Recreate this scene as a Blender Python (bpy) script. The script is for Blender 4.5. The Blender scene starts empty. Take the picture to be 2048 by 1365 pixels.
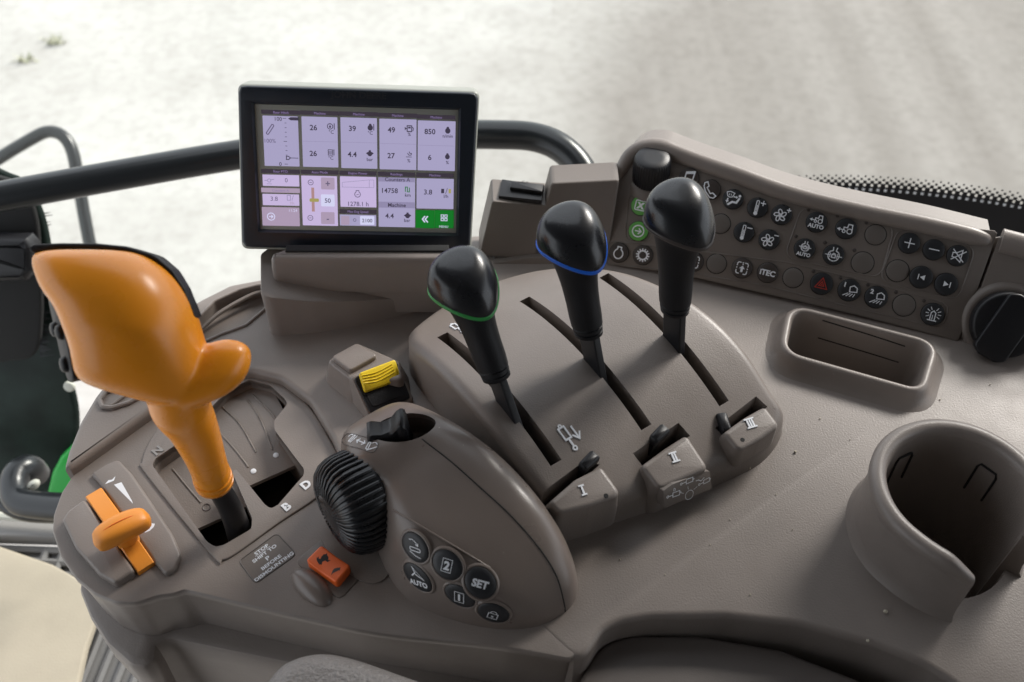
import bpy, bmesh, math, random
import numpy as np
from mathutils import Vector, Matrix
from mathutils.bvhtree import BVHTree
random.seed(7)
sc = bpy.context.scene
COL = sc.collection
mm = 0.001
# ------------------------------------------------------------------ camera, light
FPX, PITCH, CAMZ = 1967.0, math.radians(48), 0.5
cam_d = bpy.data.cameras.new('camera'); cam = bpy.data.objects.new('camera', cam_d); COL.objects.link(cam)
cam.location = (0, 0, CAMZ); cam.rotation_euler = (math.radians(90) - PITCH, 0, 0)
cam_d.sensor_width = 36; cam_d.lens = 36 * FPX / 2048; cam_d.clip_start = 0.01; cam_d.clip_end = 500
cam_d.dof.use_dof = True; cam_d.dof.focus_distance = 0.62; cam_d.dof.aperture_fstop = 9.0
sc.camera = cam
w = bpy.data.worlds.new('World'); sc.world = w; w.use_nodes = True
bg = w.node_tree.nodes['Background']; bg.inputs[0].default_value = (0.89, 0.94, 1.0, 1); bg.inputs[1].default_value = 1.38
sl = bpy.data.lights.new('sun', 'SUN'); sun = bpy.data.objects.new('sun', sl); COL.objects.link(sun)
sl.energy = 5.0; sl.angle = math.radians(20); sl.color = (1.0, 0.95, 0.88)
SUN_DIR = Vector((0.62, 0.62, 0.62)).normalized()
sun.rotation_euler = SUN_DIR.to_track_quat('Z', 'Y').to_euler()
sc.view_settings.view_transform = 'Standard'; sc.view_settings.look = 'None'
sc.view_settings.exposure = 0.28; sc.view_settings.gamma = 1.0; sc.view_settings.use_curve_mapping = False
sc.cycles.max_bounces = 8; sc.cycles.use_denoising = True

# ------------------------------------------------------------------ projection helpers (survey of the photograph)
S_, C_ = math.sin(PITCH), math.cos(PITCH)
O_ = Vector((0, 0, CAMZ))
def ray(px, py):
    r = (px - 1024) / FPX; u = -(py - 682.5) / FPX
    return Vector((r, C_ + u * S_, -S_ + u * C_))
def U(px, py, z=0.0):
    d = ray(px, py); return O_ + d * ((z - CAMZ) / d.z)
def D(px, py, depth): return O_ + ray(px, py) * depth
class Fr:
    def __init__(s, o, ex, n):
        s.o = Vector(o); s.n = Vector(n).normalized(); ex = Vector(ex); ex -= s.n * ex.dot(s.n)
        s.ex = ex.normalized(); s.ey = s.n.cross(s.ex)
    def P(s, u, v, h=0.0): return s.o + s.ex * u + s.ey * v + s.n * h
    def uv(s, px, py, h=0.0):
        d = ray(px, py); p = O_ + d * ((s.P(0, 0, h) - O_).dot(s.n) / d.dot(s.n)) - s.o
        return (p.dot(s.ex), p.dot(s.ey))
    def at(s, u, v, h=0.0, rot=0.0):
        return Fr(s.P(u, v, h), s.ex * math.cos(rot) + s.ey * math.sin(rot), s.n)
FLAT = Fr((0, 0, 0), (1, 0, 0), (0, 0, 1))
def flat(z): return Fr((0, 0, z), (1, 0, 0), (0, 0, 1))

# ------------------------------------------------------------------ materials
MATS = {}
def M(name, col, rough=0.5, bump=0.0, bscale=900.0, var=0.0, spec=0.5, metal=0.0, emit=0.0, coat=0.0, dust=0.0, sss=0.0):
    m = bpy.data.materials.new(name); m.use_nodes = True; nt = m.node_tree; b = nt.nodes['Principled BSDF']
    b.inputs['Base Color'].default_value = (*col, 1); b.inputs['Roughness'].default_value = rough
    b.inputs['Specular IOR Level'].default_value = spec; b.inputs['Metallic'].default_value = metal
    b.inputs['Coat Weight'].default_value = coat
    if sss: b.inputs['Subsurface Weight'].default_value = sss; b.inputs['Subsurface Radius'].default_value = (1, .4, .1); b.inputs['Subsurface Scale'].default_value = 0.004
    if emit:
        b.inputs['Emission Color'].default_value = (*col, 1); b.inputs['Emission Strength'].default_value = emit
        b.inputs['Base Color'].default_value = (0.02, 0.02, 0.02, 1)
    tc = nt.nodes.new('ShaderNodeTexCoord'); L = nt.links.new
    def noise(s, det=2):
        n = nt.nodes.new('ShaderNodeTexNoise'); n.inputs['Scale'].default_value = s; n.inputs['Detail'].default_value = det
        L(tc.outputs['Object'], n.inputs['Vector']); return n
    if bump:
        n = noise(bscale); bp = nt.nodes.new('ShaderNodeBump'); bp.inputs['Strength'].default_value = bump; bp.inputs['Distance'].default_value = 0.0014 if name == 'leather' else 0.0004
        L(n.outputs['Fac'], bp.inputs['Height']); L(bp.outputs['Normal'], b.inputs['Normal'])
    if var or dust:
        n = noise(28, 6); mx = nt.nodes.new('ShaderNodeMixRGB'); rp = nt.nodes.new('ShaderNodeValToRGB')
        rp.color_ramp.elements[0].position = 0.3; rp.color_ramp.elements[1].position = 0.75
        L(n.outputs['Fac'], rp.inputs['Fac']); L(rp.outputs['Color'], mx.inputs['Fac'])
        v = max(var, dust)
        mx.inputs['Color1'].default_value = (*[c * (1 - v) for c in col], 1); mx.inputs['Color2'].default_value = (*[c * (1 + v) for c in col], 1)
        last = mx
        if dust:   # pale specks of dust and lint
            n2 = noise(420, 1); r2 = nt.nodes.new('ShaderNodeValToRGB'); r2.color_ramp.elements[0].position = 0.82; r2.color_ramp.elements[1].position = 0.87
            m2 = nt.nodes.new('ShaderNodeMixRGB'); m2.inputs['Color2'].default_value = (.30, .27, .24, 1)
            L(n2.outputs['Fac'], r2.inputs['Fac']); L(r2.outputs['Color'], m2.inputs['Fac']); L(mx.outputs['Color'], m2.inputs['Color1']); last = m2
        L(last.outputs['Color'], b.inputs['Base Color'])
        rr = nt.nodes.new('ShaderNodeMapRange'); rr.inputs['To Min'].default_value = max(0.02, rough - .08); rr.inputs['To Max'].default_value = rough + .1
        n3 = noise(60, 4); L(n3.outputs['Fac'], rr.inputs['Value']); L(rr.outputs['Result'], b.inputs['Roughness'])
    MATS[name] = m; return m
TAUPE = (.200, .172, .155)
M('taupe', TAUPE, .40, .35, 1100, .07, dust=.07)
M('taupe_grain', TAUPE, .42, .36, 900, .06, dust=.06)
M('taupe_smooth', (.158, .129, .113), .30, .12, 1400, .06, dust=.06)
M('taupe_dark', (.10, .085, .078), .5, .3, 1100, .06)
M('taupe_panel', (.142, .120, .106), .46, .3, 1200, .05)
M('leather', (.21, .195, .188), .42, 1.0, 420, .08)
M('black_gloss', (.010, .011, .014), .27, .05, 500, .1, coat=.1)
M('black_satin', (.010, .010, .012), .40, .1, 900, .1, spec=.35)
M('black_rubber', (.010, .010, .012), .52, .35, 1000, .1, spec=.3)
M('void', (.004, .004, .004), .8)
M('orange', (.80, .275, .012), .27, .02, 1500, .02, sss=.05)
M('orange_soft', (.75, .27, .03), .42, .15, 1200, .05)
M('rocker_orange', (.80, .135, .022), .42, .1, 1200, .04)
M('yellow', (.80, .58, .02), .4, .08, 1200, .03)
M('green', (.10, .34, .06), .45, .05, 900, .04)
M('ring_green', (.035, .30, .07), .4)
M('ring_blue', (.01, .13, .68), .4)
M('ring_brown', (.055, .045, .042), .4)
M('btn_black', (.012, .013, .016), .5, .2, 1400)
M('btn_brown', (.042, .032, .028), .5, .2, 1400)
M('btn_blank', (.115, .099, .089), .5, .25, 1300)
M('print_white', (.72, .74, .78), .5)
M('print_dark', (.015, .013, .013), .5)
M('print_red', (.42, .035, .02), .5)
M('print_faint', (.022, .024, .030), .35)
M('frame_grey', (.27, .28, .25), .4, .1, 1200)
M('bezel', (.010, .014, .022), .35, .15, 1500, .1)
M('rail_black', (.012, .014, .016), .28, .05, 300)
def EM(name, srgb, s=1.0):
    lin = [(c / 255 / 12.92 if c / 255 <= .04045 else ((c / 255 + .055) / 1.055) ** 2.4) for c in srgb]
    M(name, lin, .45, emit=s * .86, spec=.25)
EM('lcd_pale', (162, 156, 190)); EM('lcd_bright', (192, 176, 214)); EM('lcd_head', (54, 47, 58)); EM('lcd_grey', (140, 133, 166)); EM('lcd_ink', (58, 52, 70))  # slight pink glare tinted into the bright tiles, screen haze lifted into head and ink
EM('lcd_soft', (92, 84, 112)); EM('lcd_headtext', (135, 118, 165)); EM('lcd_green', (8, 112, 32)); EM('lcd_white', (205, 205, 235)); EM('lcd_yellow', (158, 150, 88)); EM('lcd_orange', (168, 132, 132)); EM('lcd_gap', (26, 22, 28)); EM('lcd_btn', (166, 148, 172))
M('mat_grey', (.15, .145, .145), .7, .3, 300, .1)
M('sill_grey', (.26, .25, .245), .55, .2, 500, .05)
M('sill_light', (.50, .50, .44), .5)
M('cream_mat', (.40, .35, .275), .8, .5, 500, .06)
M('paint_green', (.02, .42, .06), .3, 0, 1, .05)
M('tinted', (.012, .022, .018), .35, .05, 200, .4, spec=.18)
M('roof_blocker_dark', (.10, .097, .094), .9); M('rear_blocker_dark', (.07, .066, .062), .9)
# clear window glass
g = bpy.data.materials.new('clear_glass'); g.use_nodes = True; nt = g.node_tree
for n in list(nt.nodes): nt.nodes.remove(n)
out = nt.nodes.new('ShaderNodeOutputMaterial'); mixs = nt.nodes.new('ShaderNodeMixShader'); tr = nt.nodes.new('ShaderNodeBsdfTransparent'); gl = nt.nodes.new('ShaderNodeBsdfGlossy')
tr.inputs[0].default_value = (.97, .985, .975, 1); gl.inputs['Roughness'].default_value = .02; mixs.inputs[0].default_value = .025
nt.links.new(tr.outputs[0], mixs.inputs[1]); nt.links.new(gl.outputs[0], mixs.inputs[2]); nt.links.new(mixs.outputs[0], out.inputs[0]); MATS['clear_glass'] = g
# gravel yard
g = bpy.data.materials.new('gravel'); g.use_nodes = True; nt = g.node_tree; b = nt.nodes['Principled BSDF']; b.inputs['Roughness'].default_value = .9
L = nt.links.new; tc = nt.nodes.new('ShaderNodeTexCoord')
def gn(scale, det=3, stretch=None):
    n = nt.nodes.new('ShaderNodeTexNoise'); n.inputs['Scale'].default_value = scale; n.inputs['Detail'].default_value = det
    if stretch:
        mp = nt.nodes.new('ShaderNodeMapping'); mp.inputs['Rotation'].default_value = (0, 0, stretch[0]); mp.inputs['Scale'].default_value = (stretch[1], stretch[2], 1)
        L(tc.outputs['Object'], mp.inputs['Vector']); L(mp.outputs['Vector'], n.inputs['Vector'])
    else: L(tc.outputs['Object'], n.inputs['Vector'])
    return n
def ramp(src, stops):
    r = nt.nodes.new('ShaderNodeValToRGB'); e = r.color_ramp.elements
    while len(e) < len(stops): e.new(0.5)
    for el, (p, c) in zip(e, stops): el.position = p; el.color = (*c, 1)
    L(src, r.inputs['Fac']); return r
def mix(a, c, fac, mode='MIX'):
    m = nt.nodes.new('ShaderNodeMixRGB'); m.blend_type = mode
    L(a, m.inputs['Color1']); L(c, m.inputs['Color2'])
    if isinstance(fac, float): m.inputs['Fac'].default_value = fac
    else: L(fac, m.inputs['Fac'])
    return m
stones = ramp(gn(26, 6).outputs['Fac'], [(.30, (.72, .70, .67)), (.55, (.95, .94, .92)), (.8, (1.06, 1.05, 1.03))])
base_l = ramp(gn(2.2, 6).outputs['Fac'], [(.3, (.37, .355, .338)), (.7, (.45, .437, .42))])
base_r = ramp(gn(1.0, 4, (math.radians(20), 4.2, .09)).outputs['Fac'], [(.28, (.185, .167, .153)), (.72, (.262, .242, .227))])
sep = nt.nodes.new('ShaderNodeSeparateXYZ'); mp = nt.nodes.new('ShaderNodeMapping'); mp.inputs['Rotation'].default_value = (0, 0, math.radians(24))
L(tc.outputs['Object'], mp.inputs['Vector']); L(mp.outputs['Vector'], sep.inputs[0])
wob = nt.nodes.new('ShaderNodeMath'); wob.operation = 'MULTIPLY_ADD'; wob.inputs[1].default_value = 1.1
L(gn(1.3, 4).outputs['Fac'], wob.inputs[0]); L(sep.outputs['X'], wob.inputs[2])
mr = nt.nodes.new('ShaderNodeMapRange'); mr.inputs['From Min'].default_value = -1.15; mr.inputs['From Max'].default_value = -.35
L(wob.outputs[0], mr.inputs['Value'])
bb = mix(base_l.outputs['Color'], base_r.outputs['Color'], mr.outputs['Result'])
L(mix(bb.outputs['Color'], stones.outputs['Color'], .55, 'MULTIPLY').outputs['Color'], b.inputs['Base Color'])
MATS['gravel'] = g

# ------------------------------------------------------------------ object helpers
def link(name, me, mat, parent=None, ang=35, kind=None):
    o = bpy.data.objects.new(name, me); COL.objects.link(o)
    if mat: me.materials.append(MATS[mat])
    if len(me.polygons):
        me.polygons.foreach_set('use_smooth', [True] * len(me.polygons)); me.set_sharp_from_angle(angle=math.radians(ang))
    if parent is not None: put(o, parent)
    if kind: o['kind'] = kind
    return o
def put(o, parent):
    o.parent = parent
    o.matrix_parent_inverse = Matrix.Translation(-world_loc(parent))
def world_loc(p):
    v = Vector((0, 0, 0))
    if p.type == 'EMPTY': v = Vector(p.location)
    return v
def raw(verts, faces, name='m'):
    me = bpy.data.meshes.new(name); me.from_pydata([tuple(v) for v in verts], [], faces)
    bm = bmesh.new(); bm.from_mesh(me); bmesh.ops.remove_doubles(bm, verts=bm.verts, dist=1e-6)
    bmesh.ops.recalc_face_normals(bm, faces=bm.faces); bm.to_mesh(me); bm.free(); me.update(); return me
def obj(name, vf, mat, parent=None, ang=35, kind=None): return link(name, raw(*vf, name=name), mat, parent, ang, kind)
def thing(name, label, cat, loc, group=None):
    o = bpy.data.objects.new(name, None); COL.objects.link(o); o.location = loc; o.empty_display_size = .02
    return tag(o, label, cat, group)
def tag(o, label, cat, group=None):
    o['label'] = label; o['category'] = cat
    if group: o['group'] = group
    return o
def catmull(pts, n, closed=False):
    P = [np.array(p, float) for p in pts]; m = len(P); out = []
    segs = m if closed else m - 1
    for i in range(segs):
        p1, p2 = P[i], P[(i + 1) % m]
        p0 = P[i - 1] if (closed or i > 0) else 2 * p1 - p2
        p3 = P[(i + 2) % m] if (closed or i < m - 2) else 2 * p2 - p1
        for k in range(16):
            t = k / 16
            out.append(.5 * (2 * p1 + (p2 - p0) * t + (2 * p0 - 5 * p1 + 4 * p2 - p3) * t * t + (3 * p1 - p0 - 3 * p2 + p3) * t ** 3))
    if not closed: out.append(P[-1])
    return resample(out, n, closed)
def resample(pts, n, closed=False):
    A = np.array([tuple(p) for p in pts], float)
    if closed: A = np.vstack([A, A[:1]])
    d = np.r_[0, np.cumsum(np.linalg.norm(np.diff(A, axis=0), axis=1))]
    t = np.linspace(0, d[-1], n + 1 if closed else n)
    if closed: t = t[:-1]
    return [tuple(np.interp(x, d, A[:, k]) for k in range(A.shape[1])) for x in t]
def rpoly(pts, r, seg=6):
    """polygon with rounded corners; r number or list"""
    n = len(pts); out = []
    for i in range(n):
        ri = r[i] if isinstance(r, (list, tuple)) else r
        p = np.array(pts[i], float); a = np.array(pts[i - 1], float) - p; c = np.array(pts[(i + 1) % n], float) - p
        la, lc = np.linalg.norm(a), np.linalg.norm(c); a /= la; c /= lc
        ang = math.acos(max(-1, min(1, float(a @ c))))
        if ang > 3.05 or ri <= 0: out.append(tuple(p)); continue
        d = min(ri / math.tan(ang / 2), la * .48, lc * .48)
        p0, p1 = p + a * d, p + c * d
        for k in range(seg + 1):
            t = k / seg; out.append(tuple((1 - t) ** 2 * p0 + 2 * t * (1 - t) * p + t * t * p1))
    return out
def ccw(pts):
    a = sum(pts[i][0] * pts[(i + 1) % len(pts)][1] - pts[(i + 1) % len(pts)][0] * pts[i][1] for i in range(len(pts)))
    return list(pts) if a > 0 else list(reversed(pts))
def inset(pts, d):
    n = len(pts); out = []
    for i in range(n):
        a, p, c = np.array(pts[i - 1]), np.array(pts[i]), np.array(pts[(i + 1) % n])
        e1 = p - a; e2 = c - p; l1 = np.linalg.norm(e1) or 1; l2 = np.linalg.norm(e2) or 1
        n1 = np.array([-e1[1], e1[0]]) / l1; n2 = np.array([-e2[1], e2[0]]) / l2
        m = n1 + n2; k = np.linalg.norm(m)
        if k < 1e-6: m = n1
        else: m = m / k; m = m / max(.4, float(m @ n1))
        out.append(tuple(p + m * d))
    return out
def loft(rings, closed=True, cap0=True, cap1=True):
    n = len(rings[0]); V = [v for r in rings for v in r]; F = []
    for i in range(len(rings) - 1):
        for k in range(n if closed else n - 1):
            F.append((i * n + k, i * n + (k + 1) % n, (i + 1) * n + (k + 1) % n, (i + 1) * n + k))
    if cap0: F.append(tuple(reversed(range(n))))
    if cap1: F.append(tuple(range((len(rings) - 1) * n, len(rings) * n)))
    return V, F
def merge(*vfs):
    V, F = [], []
    for v, f in vfs:
        o = len(V); V += list(v); F += [tuple(i + o for i in q) for q in f]
    return V, F
def slab(out2, fr, z0, z1, bev=0.0005, seg=3, flare=0.0, zb=0.0):
    """solid on a frame between heights z0 and z1 with a rounded upper edge; flare widens the foot; zb bevels lower edge"""
    out2 = ccw(out2); R = []
    if zb: R.append([fr.P(*p, z0) for p in inset(out2, zb - flare)]); R.append([fr.P(*p, z0 + zb) for p in inset(out2, -flare)])
    else: R.append([fr.P(*p, z0) for p in inset(out2, -flare)] if flare else [fr.P(*p, z0) for p in out2])
    R.append([fr.P(*p, z1 - bev) for p in out2])
    for k in range(1, seg + 1):
        a = math.pi / 2 * k / seg; R.append([fr.P(*p, z1 - bev + bev * math.sin(a)) for p in inset(out2, bev * (1 - math.cos(a)))])
    return loft(R)
def dome(out2, zf, zbase, bev, hfun, seg=6, nrad=10, bottom=None, wall=0.0):
    """solid over a base outline; top follows hfun(x,y); rounded shoulder radius bev; wall = inward batter"""
    out2 = ccw(out2); R = []
    if bottom is not None: R.append([Vector((*p, bottom)) for p in out2])
    R.append([Vector((*p, zbase)) for p in out2])
    for k in range(seg + 1):
        a = math.pi / 2 * k / seg; q = inset(out2, wall + bev * (1 - math.cos(a)))
        R.append([Vector((*p, hfun(*p) - bev + bev * math.sin(a))) for p in q])
    q = inset(out2, wall + bev); c = np.mean(np.array(q), axis=0)
    for k in range(1, nrad):
        s = 1 - k / nrad; R.append([Vector((*(c + (np.array(p) - c) * s), hfun(*(c + (np.array(p) - c) * s)))) for p in q])
    V, F = loft(R, cap1=False); n = len(q); i0 = (len(R) - 1) * n
    V.append(Vector((*c, hfun(*c)))); ci = len(V) - 1
    for k in range(n): F.append((i0 + k, i0 + (k + 1) % n, ci))
    return V, F
def tube(path, r, n=12, caps=True, up=None):
    P = [Vector(p) for p in path]; R = []; prev = None
    rr = r if isinstance(r, (list, tuple)) else [r] * len(P)
    for i, p in enumerate(P):
        t = (P[min(i + 1, len(P) - 1)] - P[max(i - 1, 0)]).normalized()
        if prev is None: a = Vector((0, 0, 1)) if abs(t.z) < .9 else Vector((1, 0, 0))
        else: a = prev
        a = (a - t * a.dot(t)).normalized(); prev = a; b_ = t.cross(a)
        R.append([p + (a * math.cos(2 * math.pi * k / n) + b_ * math.sin(2 * math.pi * k / n)) * rr[i] for k in range(n)])
    return loft(R, cap0=caps, cap1=caps)
def ctube(path, r, n=12):
    """closed tube"""
    P = [Vector(p) for p in path]; m = len(P); R = []
    cen = sum(P, Vector()) / m
    nn = Vector()
    for i in range(m): nn += (P[i] - cen).cross(P[(i + 1) % m] - cen)
    nn.normalize()
    for i in range(m):
        t = (P[(i + 1) % m] - P[i - 1]).normalized(); a = (nn - t * nn.dot(t)).normalized(); b_ = t.cross(a)
        R.append([P[i] + (a * math.cos(2 * math.pi * k / n) + b_ * math.sin(2 * math.pi * k / n)) * r for k in range(n)])
    R.append(R[0]); return loft(R, cap0=False, cap1=False)
def cyl(fr, r, z0, z1, bev=.0004, n=32, seg=3): return slab([(r * math.cos(2 * math.pi * k / n), r * math.sin(2 * math.pi * k / n)) for k in range(n)], fr, z0, z1, bev, seg)
def circ(r, n=32, cx=0, cy=0): return [(cx + r * math.cos(2 * math.pi * k / n), cy + r * math.sin(2 * math.pi * k / n)) for k in range(n)]
def ell(a, b_, n=32, rot=0, cx=0, cy=0):
    return [(cx + a * math.cos(t) * math.cos(rot) - b_ * math.sin(t) * math.sin(rot), cy + a * math.cos(t) * math.sin(rot) + b_ * math.sin(t) * math.cos(rot)) for t in [2 * math.pi * k / n for k in range(n)]]
def cut(o, cutters, remove=True):
    bpy.context.view_layer.update()
    for c in cutters:
        m = o.modifiers.new('cut', 'BOOLEAN'); m.operation = 'DIFFERENCE'; m.solver = 'EXACT'; m.object = c
    bpy.context.view_layer.update(); dg = bpy.context.evaluated_depsgraph_get()
    me = bpy.data.meshes.new_from_object(o.evaluated_get(dg))
    if len(me.vertices) < .6 * len(o.data.vertices):
        print('BOOLEAN RETRY', o.name, len(me.vertices))
        for m in o.modifiers: m.solver = 'FAST'
        bpy.context.view_layer.update(); me = bpy.data.meshes.new_from_object(o.evaluated_get(bpy.context.evaluated_depsgraph_get()))
    o.modifiers.clear(); o.data = me
    me.polygons.foreach_set('use_smooth', [True] * len(me.polygons)); me.set_sharp_from_angle(angle=math.radians(32))
    for c in cutters: bpy.data.objects.remove(c)
def cutter(vf): return obj('cutter', vf, None)
def bvh(o):
    me = o.data; return BVHTree.FromPolygons([v.co[:] for v in me.vertices], [tuple(p.vertices) for p in me.polygons])
def hit(tree, px, py):
    d = ray(px, py).normalized(); loc, nor, i, dist = tree.ray_cast(O_, d)
    if loc is None: return None
    if nor.dot(d) > 0: nor = -nor
    return loc, nor
# ------------------------------------------------------------------ flat print: strokes, fills and lettering
class Ink:
    """2-D marks in local units; each mark lies a hair above the one before"""
    def __init__(s): s.items = []
    def line(s, pts, w=.1, closed=False): s.items.append(('l', pts, w, closed)); return s
    def fill(s, pts): s.items.append(('f', pts)); return s
    def disc(s, x, y, r, n=16): return s.fill(circ(r, n, x, y))
    def ring(s, x, y, r, w=.1, n=24): return s.line(circ(r, n, x, y), w, True)
    def arc(s, x, y, r, a0, a1, w=.1, n=10): return s.line([(x + r * math.cos(math.radians(a0 + (a1 - a0) * k / n)), y + r * math.sin(math.radians(a0 + (a1 - a0) * k / n))) for k in range(n + 1)], w)
    def text(s, body, x, y, size, bold=0.0, align='CENTER', sx=1.0): s.items.append(('t', body, x, y, size, bold, align, sx)); return s
    def mesh(s, fr, scale, h=.00012, step=.000012, thick=0.0, bend=None):
        V, F = [], []
        for it in s.items:
            h += step; v2, f2 = [], []
            if it[0] == 'f': v2 = list(it[1]); f2 = [tuple(range(len(v2)))]
            elif it[0] == 'l':
                pts, wd, cl = it[1], it[2], it[3]; n = len(pts); A, B = [], []
                for i in range(n):
                    p = np.array(pts[i], float)
                    a = np.array(pts[i - 1], float) if (cl or i > 0) else None
                    c = np.array(pts[(i + 1) % n], float) if (cl or i < n - 1) else None
                    e1 = (p - a) if a is not None else (c - p); e2 = (c - p) if c is not None else (p - a)
                    e1 = e1 / (np.linalg.norm(e1) or 1); e2 = e2 / (np.linalg.norm(e2) or 1)
                    n1 = np.array([-e1[1], e1[0]]); n2 = np.array([-e2[1], e2[0]]); m = n1 + n2; k = np.linalg.norm(m)
                    m = n1 if k < 1e-6 else m / k; m = m / max(.45, float(m @ n1))
                    A.append(tuple(p + m * wd / 2)); B.append(tuple(p - m * wd / 2))
                v2 = A + B
                for i in range(n if cl else n - 1):
                    j = (i + 1) % n; f2.append((i, j, n + j, n + i))
            else:
                v2, f2 = glyphs(*it[1:])
            o = len(V); pos = lambda p, hh: (bend(p[0] * scale, p[1] * scale, hh) if bend else fr.P(p[0] * scale, p[1] * scale, hh))
            if thick:
                V += [pos(p, h - .0003) for p in v2]; V += [pos(p, h + thick) for p in v2]; m = len(v2); cnt = {}
                for q in f2:
                    F.append(tuple(i + o for i in reversed(q))); F.append(tuple(i + o + m for i in q))
                    for a, b_ in zip(q, q[1:] + q[:1]): cnt[(a, b_)] = 1
                for (a, b_) in cnt:
                    if (b_, a) not in cnt: F.append((a + o, b_ + o, b_ + o + m, a + o + m))
            else:
                V += [pos(p, h) for p in v2]; F += [tuple(i + o for i in q) for q in f2]
        return V, F
GL = {}
def glyphs(body, x, y, size, bold, align, sx):
    key = (body, size, bold)
    if key not in GL:
        cu = bpy.data.curves.new('t', 'FONT'); cu.body = body; cu.size = size; cu.offset = bold; cu.resolution_u = 3; cu.fill_mode = 'FRONT'
        ob = bpy.data.objects.new('t', cu); COL.objects.link(ob); bpy.context.view_layer.update()
        me = bpy.data.meshes.new_from_object(ob.evaluated_get(bpy.context.evaluated_depsgraph_get()))
        GL[key] = ([(v.co.x, v.co.y) for v in me.vertices], [tuple(p.vertices) for p in me.polygons])
        bpy.data.objects.remove(ob); bpy.data.curves.remove(cu); bpy.data.meshes.remove(me)
    v, f = GL[key]
    if not v: return [], []
    xs = [p[0] for p in v]; ys = [p[1] for p in v]
    dx = {'CENTER': (min(xs) + max(xs)) / 2, 'LEFT': min(xs), 'RIGHT': max(xs)}[align]; dy = size * .36
    return [((p[0] - dx) * sx + x, p[1] - dy + y) for p in v], f
def flatmesh(vf, name):
    me = bpy.data.meshes.new(name); me.from_pydata([tuple(v) for v in vf[0]], [], vf[1]); me.update(); return me
def ink(name, k, fr, scale, mat, parent, h=.00012, thick=0.0, bend=None, step=.000012):
    me = flatmesh(k.mesh(fr, scale, h, step, thick, bend), name)
    return link(name, me, mat, parent, 30)
def px2(fr, pts, h=0.0): return [fr.uv(x, y, h) for x, y in pts]
# ================================================================== THE SETTING
GZ = -1.75
v = [(-30, -4, GZ), (30, -4, GZ), (30, 60, GZ), (-30, 60, GZ)]
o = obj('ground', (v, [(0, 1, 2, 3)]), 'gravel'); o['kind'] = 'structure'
V, F = [], []
for cx, cy, nb in [(112, 86, 26), (48, 122, 20)]:
    for k in range(nb):
        p = U(cx + random.gauss(0, 12), cy + random.gauss(0, 3), GZ); a = random.uniform(0, 6.28); h = random.uniform(.015, .04); d = Vector((math.cos(a), math.sin(a), 0))
        b0 = len(V); V += [p - d.cross(Vector((0, 0, 1))) * .006, p + d.cross(Vector((0, 0, 1))) * .006, p + d * .03 + Vector((0, 0, h))]; F.append((b0, b0 + 1, b0 + 2))
M('grass', (.36, .36, .25), .8)
o = obj('grass', (V, F), 'grass'); o['kind'] = 'stuff'
# unseen light blockers above and behind the camera, added and shaped to shade the console
def boxm(x0, x1, y0, y1, z0, z1, bev=.01):
    return slab([(x0, y0), (x1, y0), (x1, y1), (x0, y1)], FLAT, z0, z1, bev, 2)
o = obj('roof_blocker', merge(boxm(-.85, -.5, -1.0, 1.0, .70, .78, .002), boxm(.2, 1.15, -1.0, 1.0, .70, .78, .002), boxm(-.5, .2, -1.0, .64, .70, .78, .002)), 'roof_blocker_dark'); o['kind'] = 'structure'  # added overhead blocker, front gap left open for sky sheen on the lever caps
o = obj('rear_blocker', boxm(-.62, 1.15, -.40, -.34, -.8, .70), 'rear_blocker_dark'); o['kind'] = 'structure'  # added blocker close behind the camera, darkens the near-facing walls
# cab floor: mat with grooves, sill, cream mat
FZ = -.42
fl = obj('cab_floor', slab(px2(flat(FZ), [(-150, 1090), (160, 1098), (330, 1240), (400, 1500), (-150, 1600)]), flat(FZ), -.02, 0, .002), 'mat_grey'); fl['kind'] = 'structure'
for k in range(13):
    a = U(95 + k * 32, 1098 + k * 8, FZ + .003); b_ = U(-60 + k * 34, 1500, FZ + .003)
    obj('mat_rib', tube([a, b_], .0042, 6), 'mat_grey', fl)
for k in range(4):
    obj('mat_rib', tube([U(-40, 1096 + k * 22, FZ + .003), U(180 + 10 * k, 1105 + k * 26, FZ + .003)], .0042, 6), 'mat_grey', fl)
t = thing('door_sill', 'grey door sill strip with a pale trim line at the left edge', 'sill', U(50, 1060, FZ))
obj('sill_body', slab(px2(flat(FZ), [(-150, 1036), (135, 1052), (150, 1092), (-150, 1084)]), flat(FZ), 0, .018, .004, 3), 'sill_grey', t)
obj('trim_strip', tube([U(-150, 1022, FZ + .03), U(0, 1032, FZ + .03), U(130, 1042, FZ + .03)], .0045, 8), 'sill_light', t)
t2 = obj('floor_mat', slab(rpoly(px2(flat(FZ + .01), [(-200, 1045), (0, 1098), (110, 1136), (185, 1178), (198, 1240), (178, 1300), (160, 1380), (150, 1500), (-200, 1600)]), .02), flat(FZ), .010, .018, .003, 3), 'cream_mat')
tag(t2, 'cream coloured floor mat lying on the cab floor at bottom left', 'floor mat')
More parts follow.
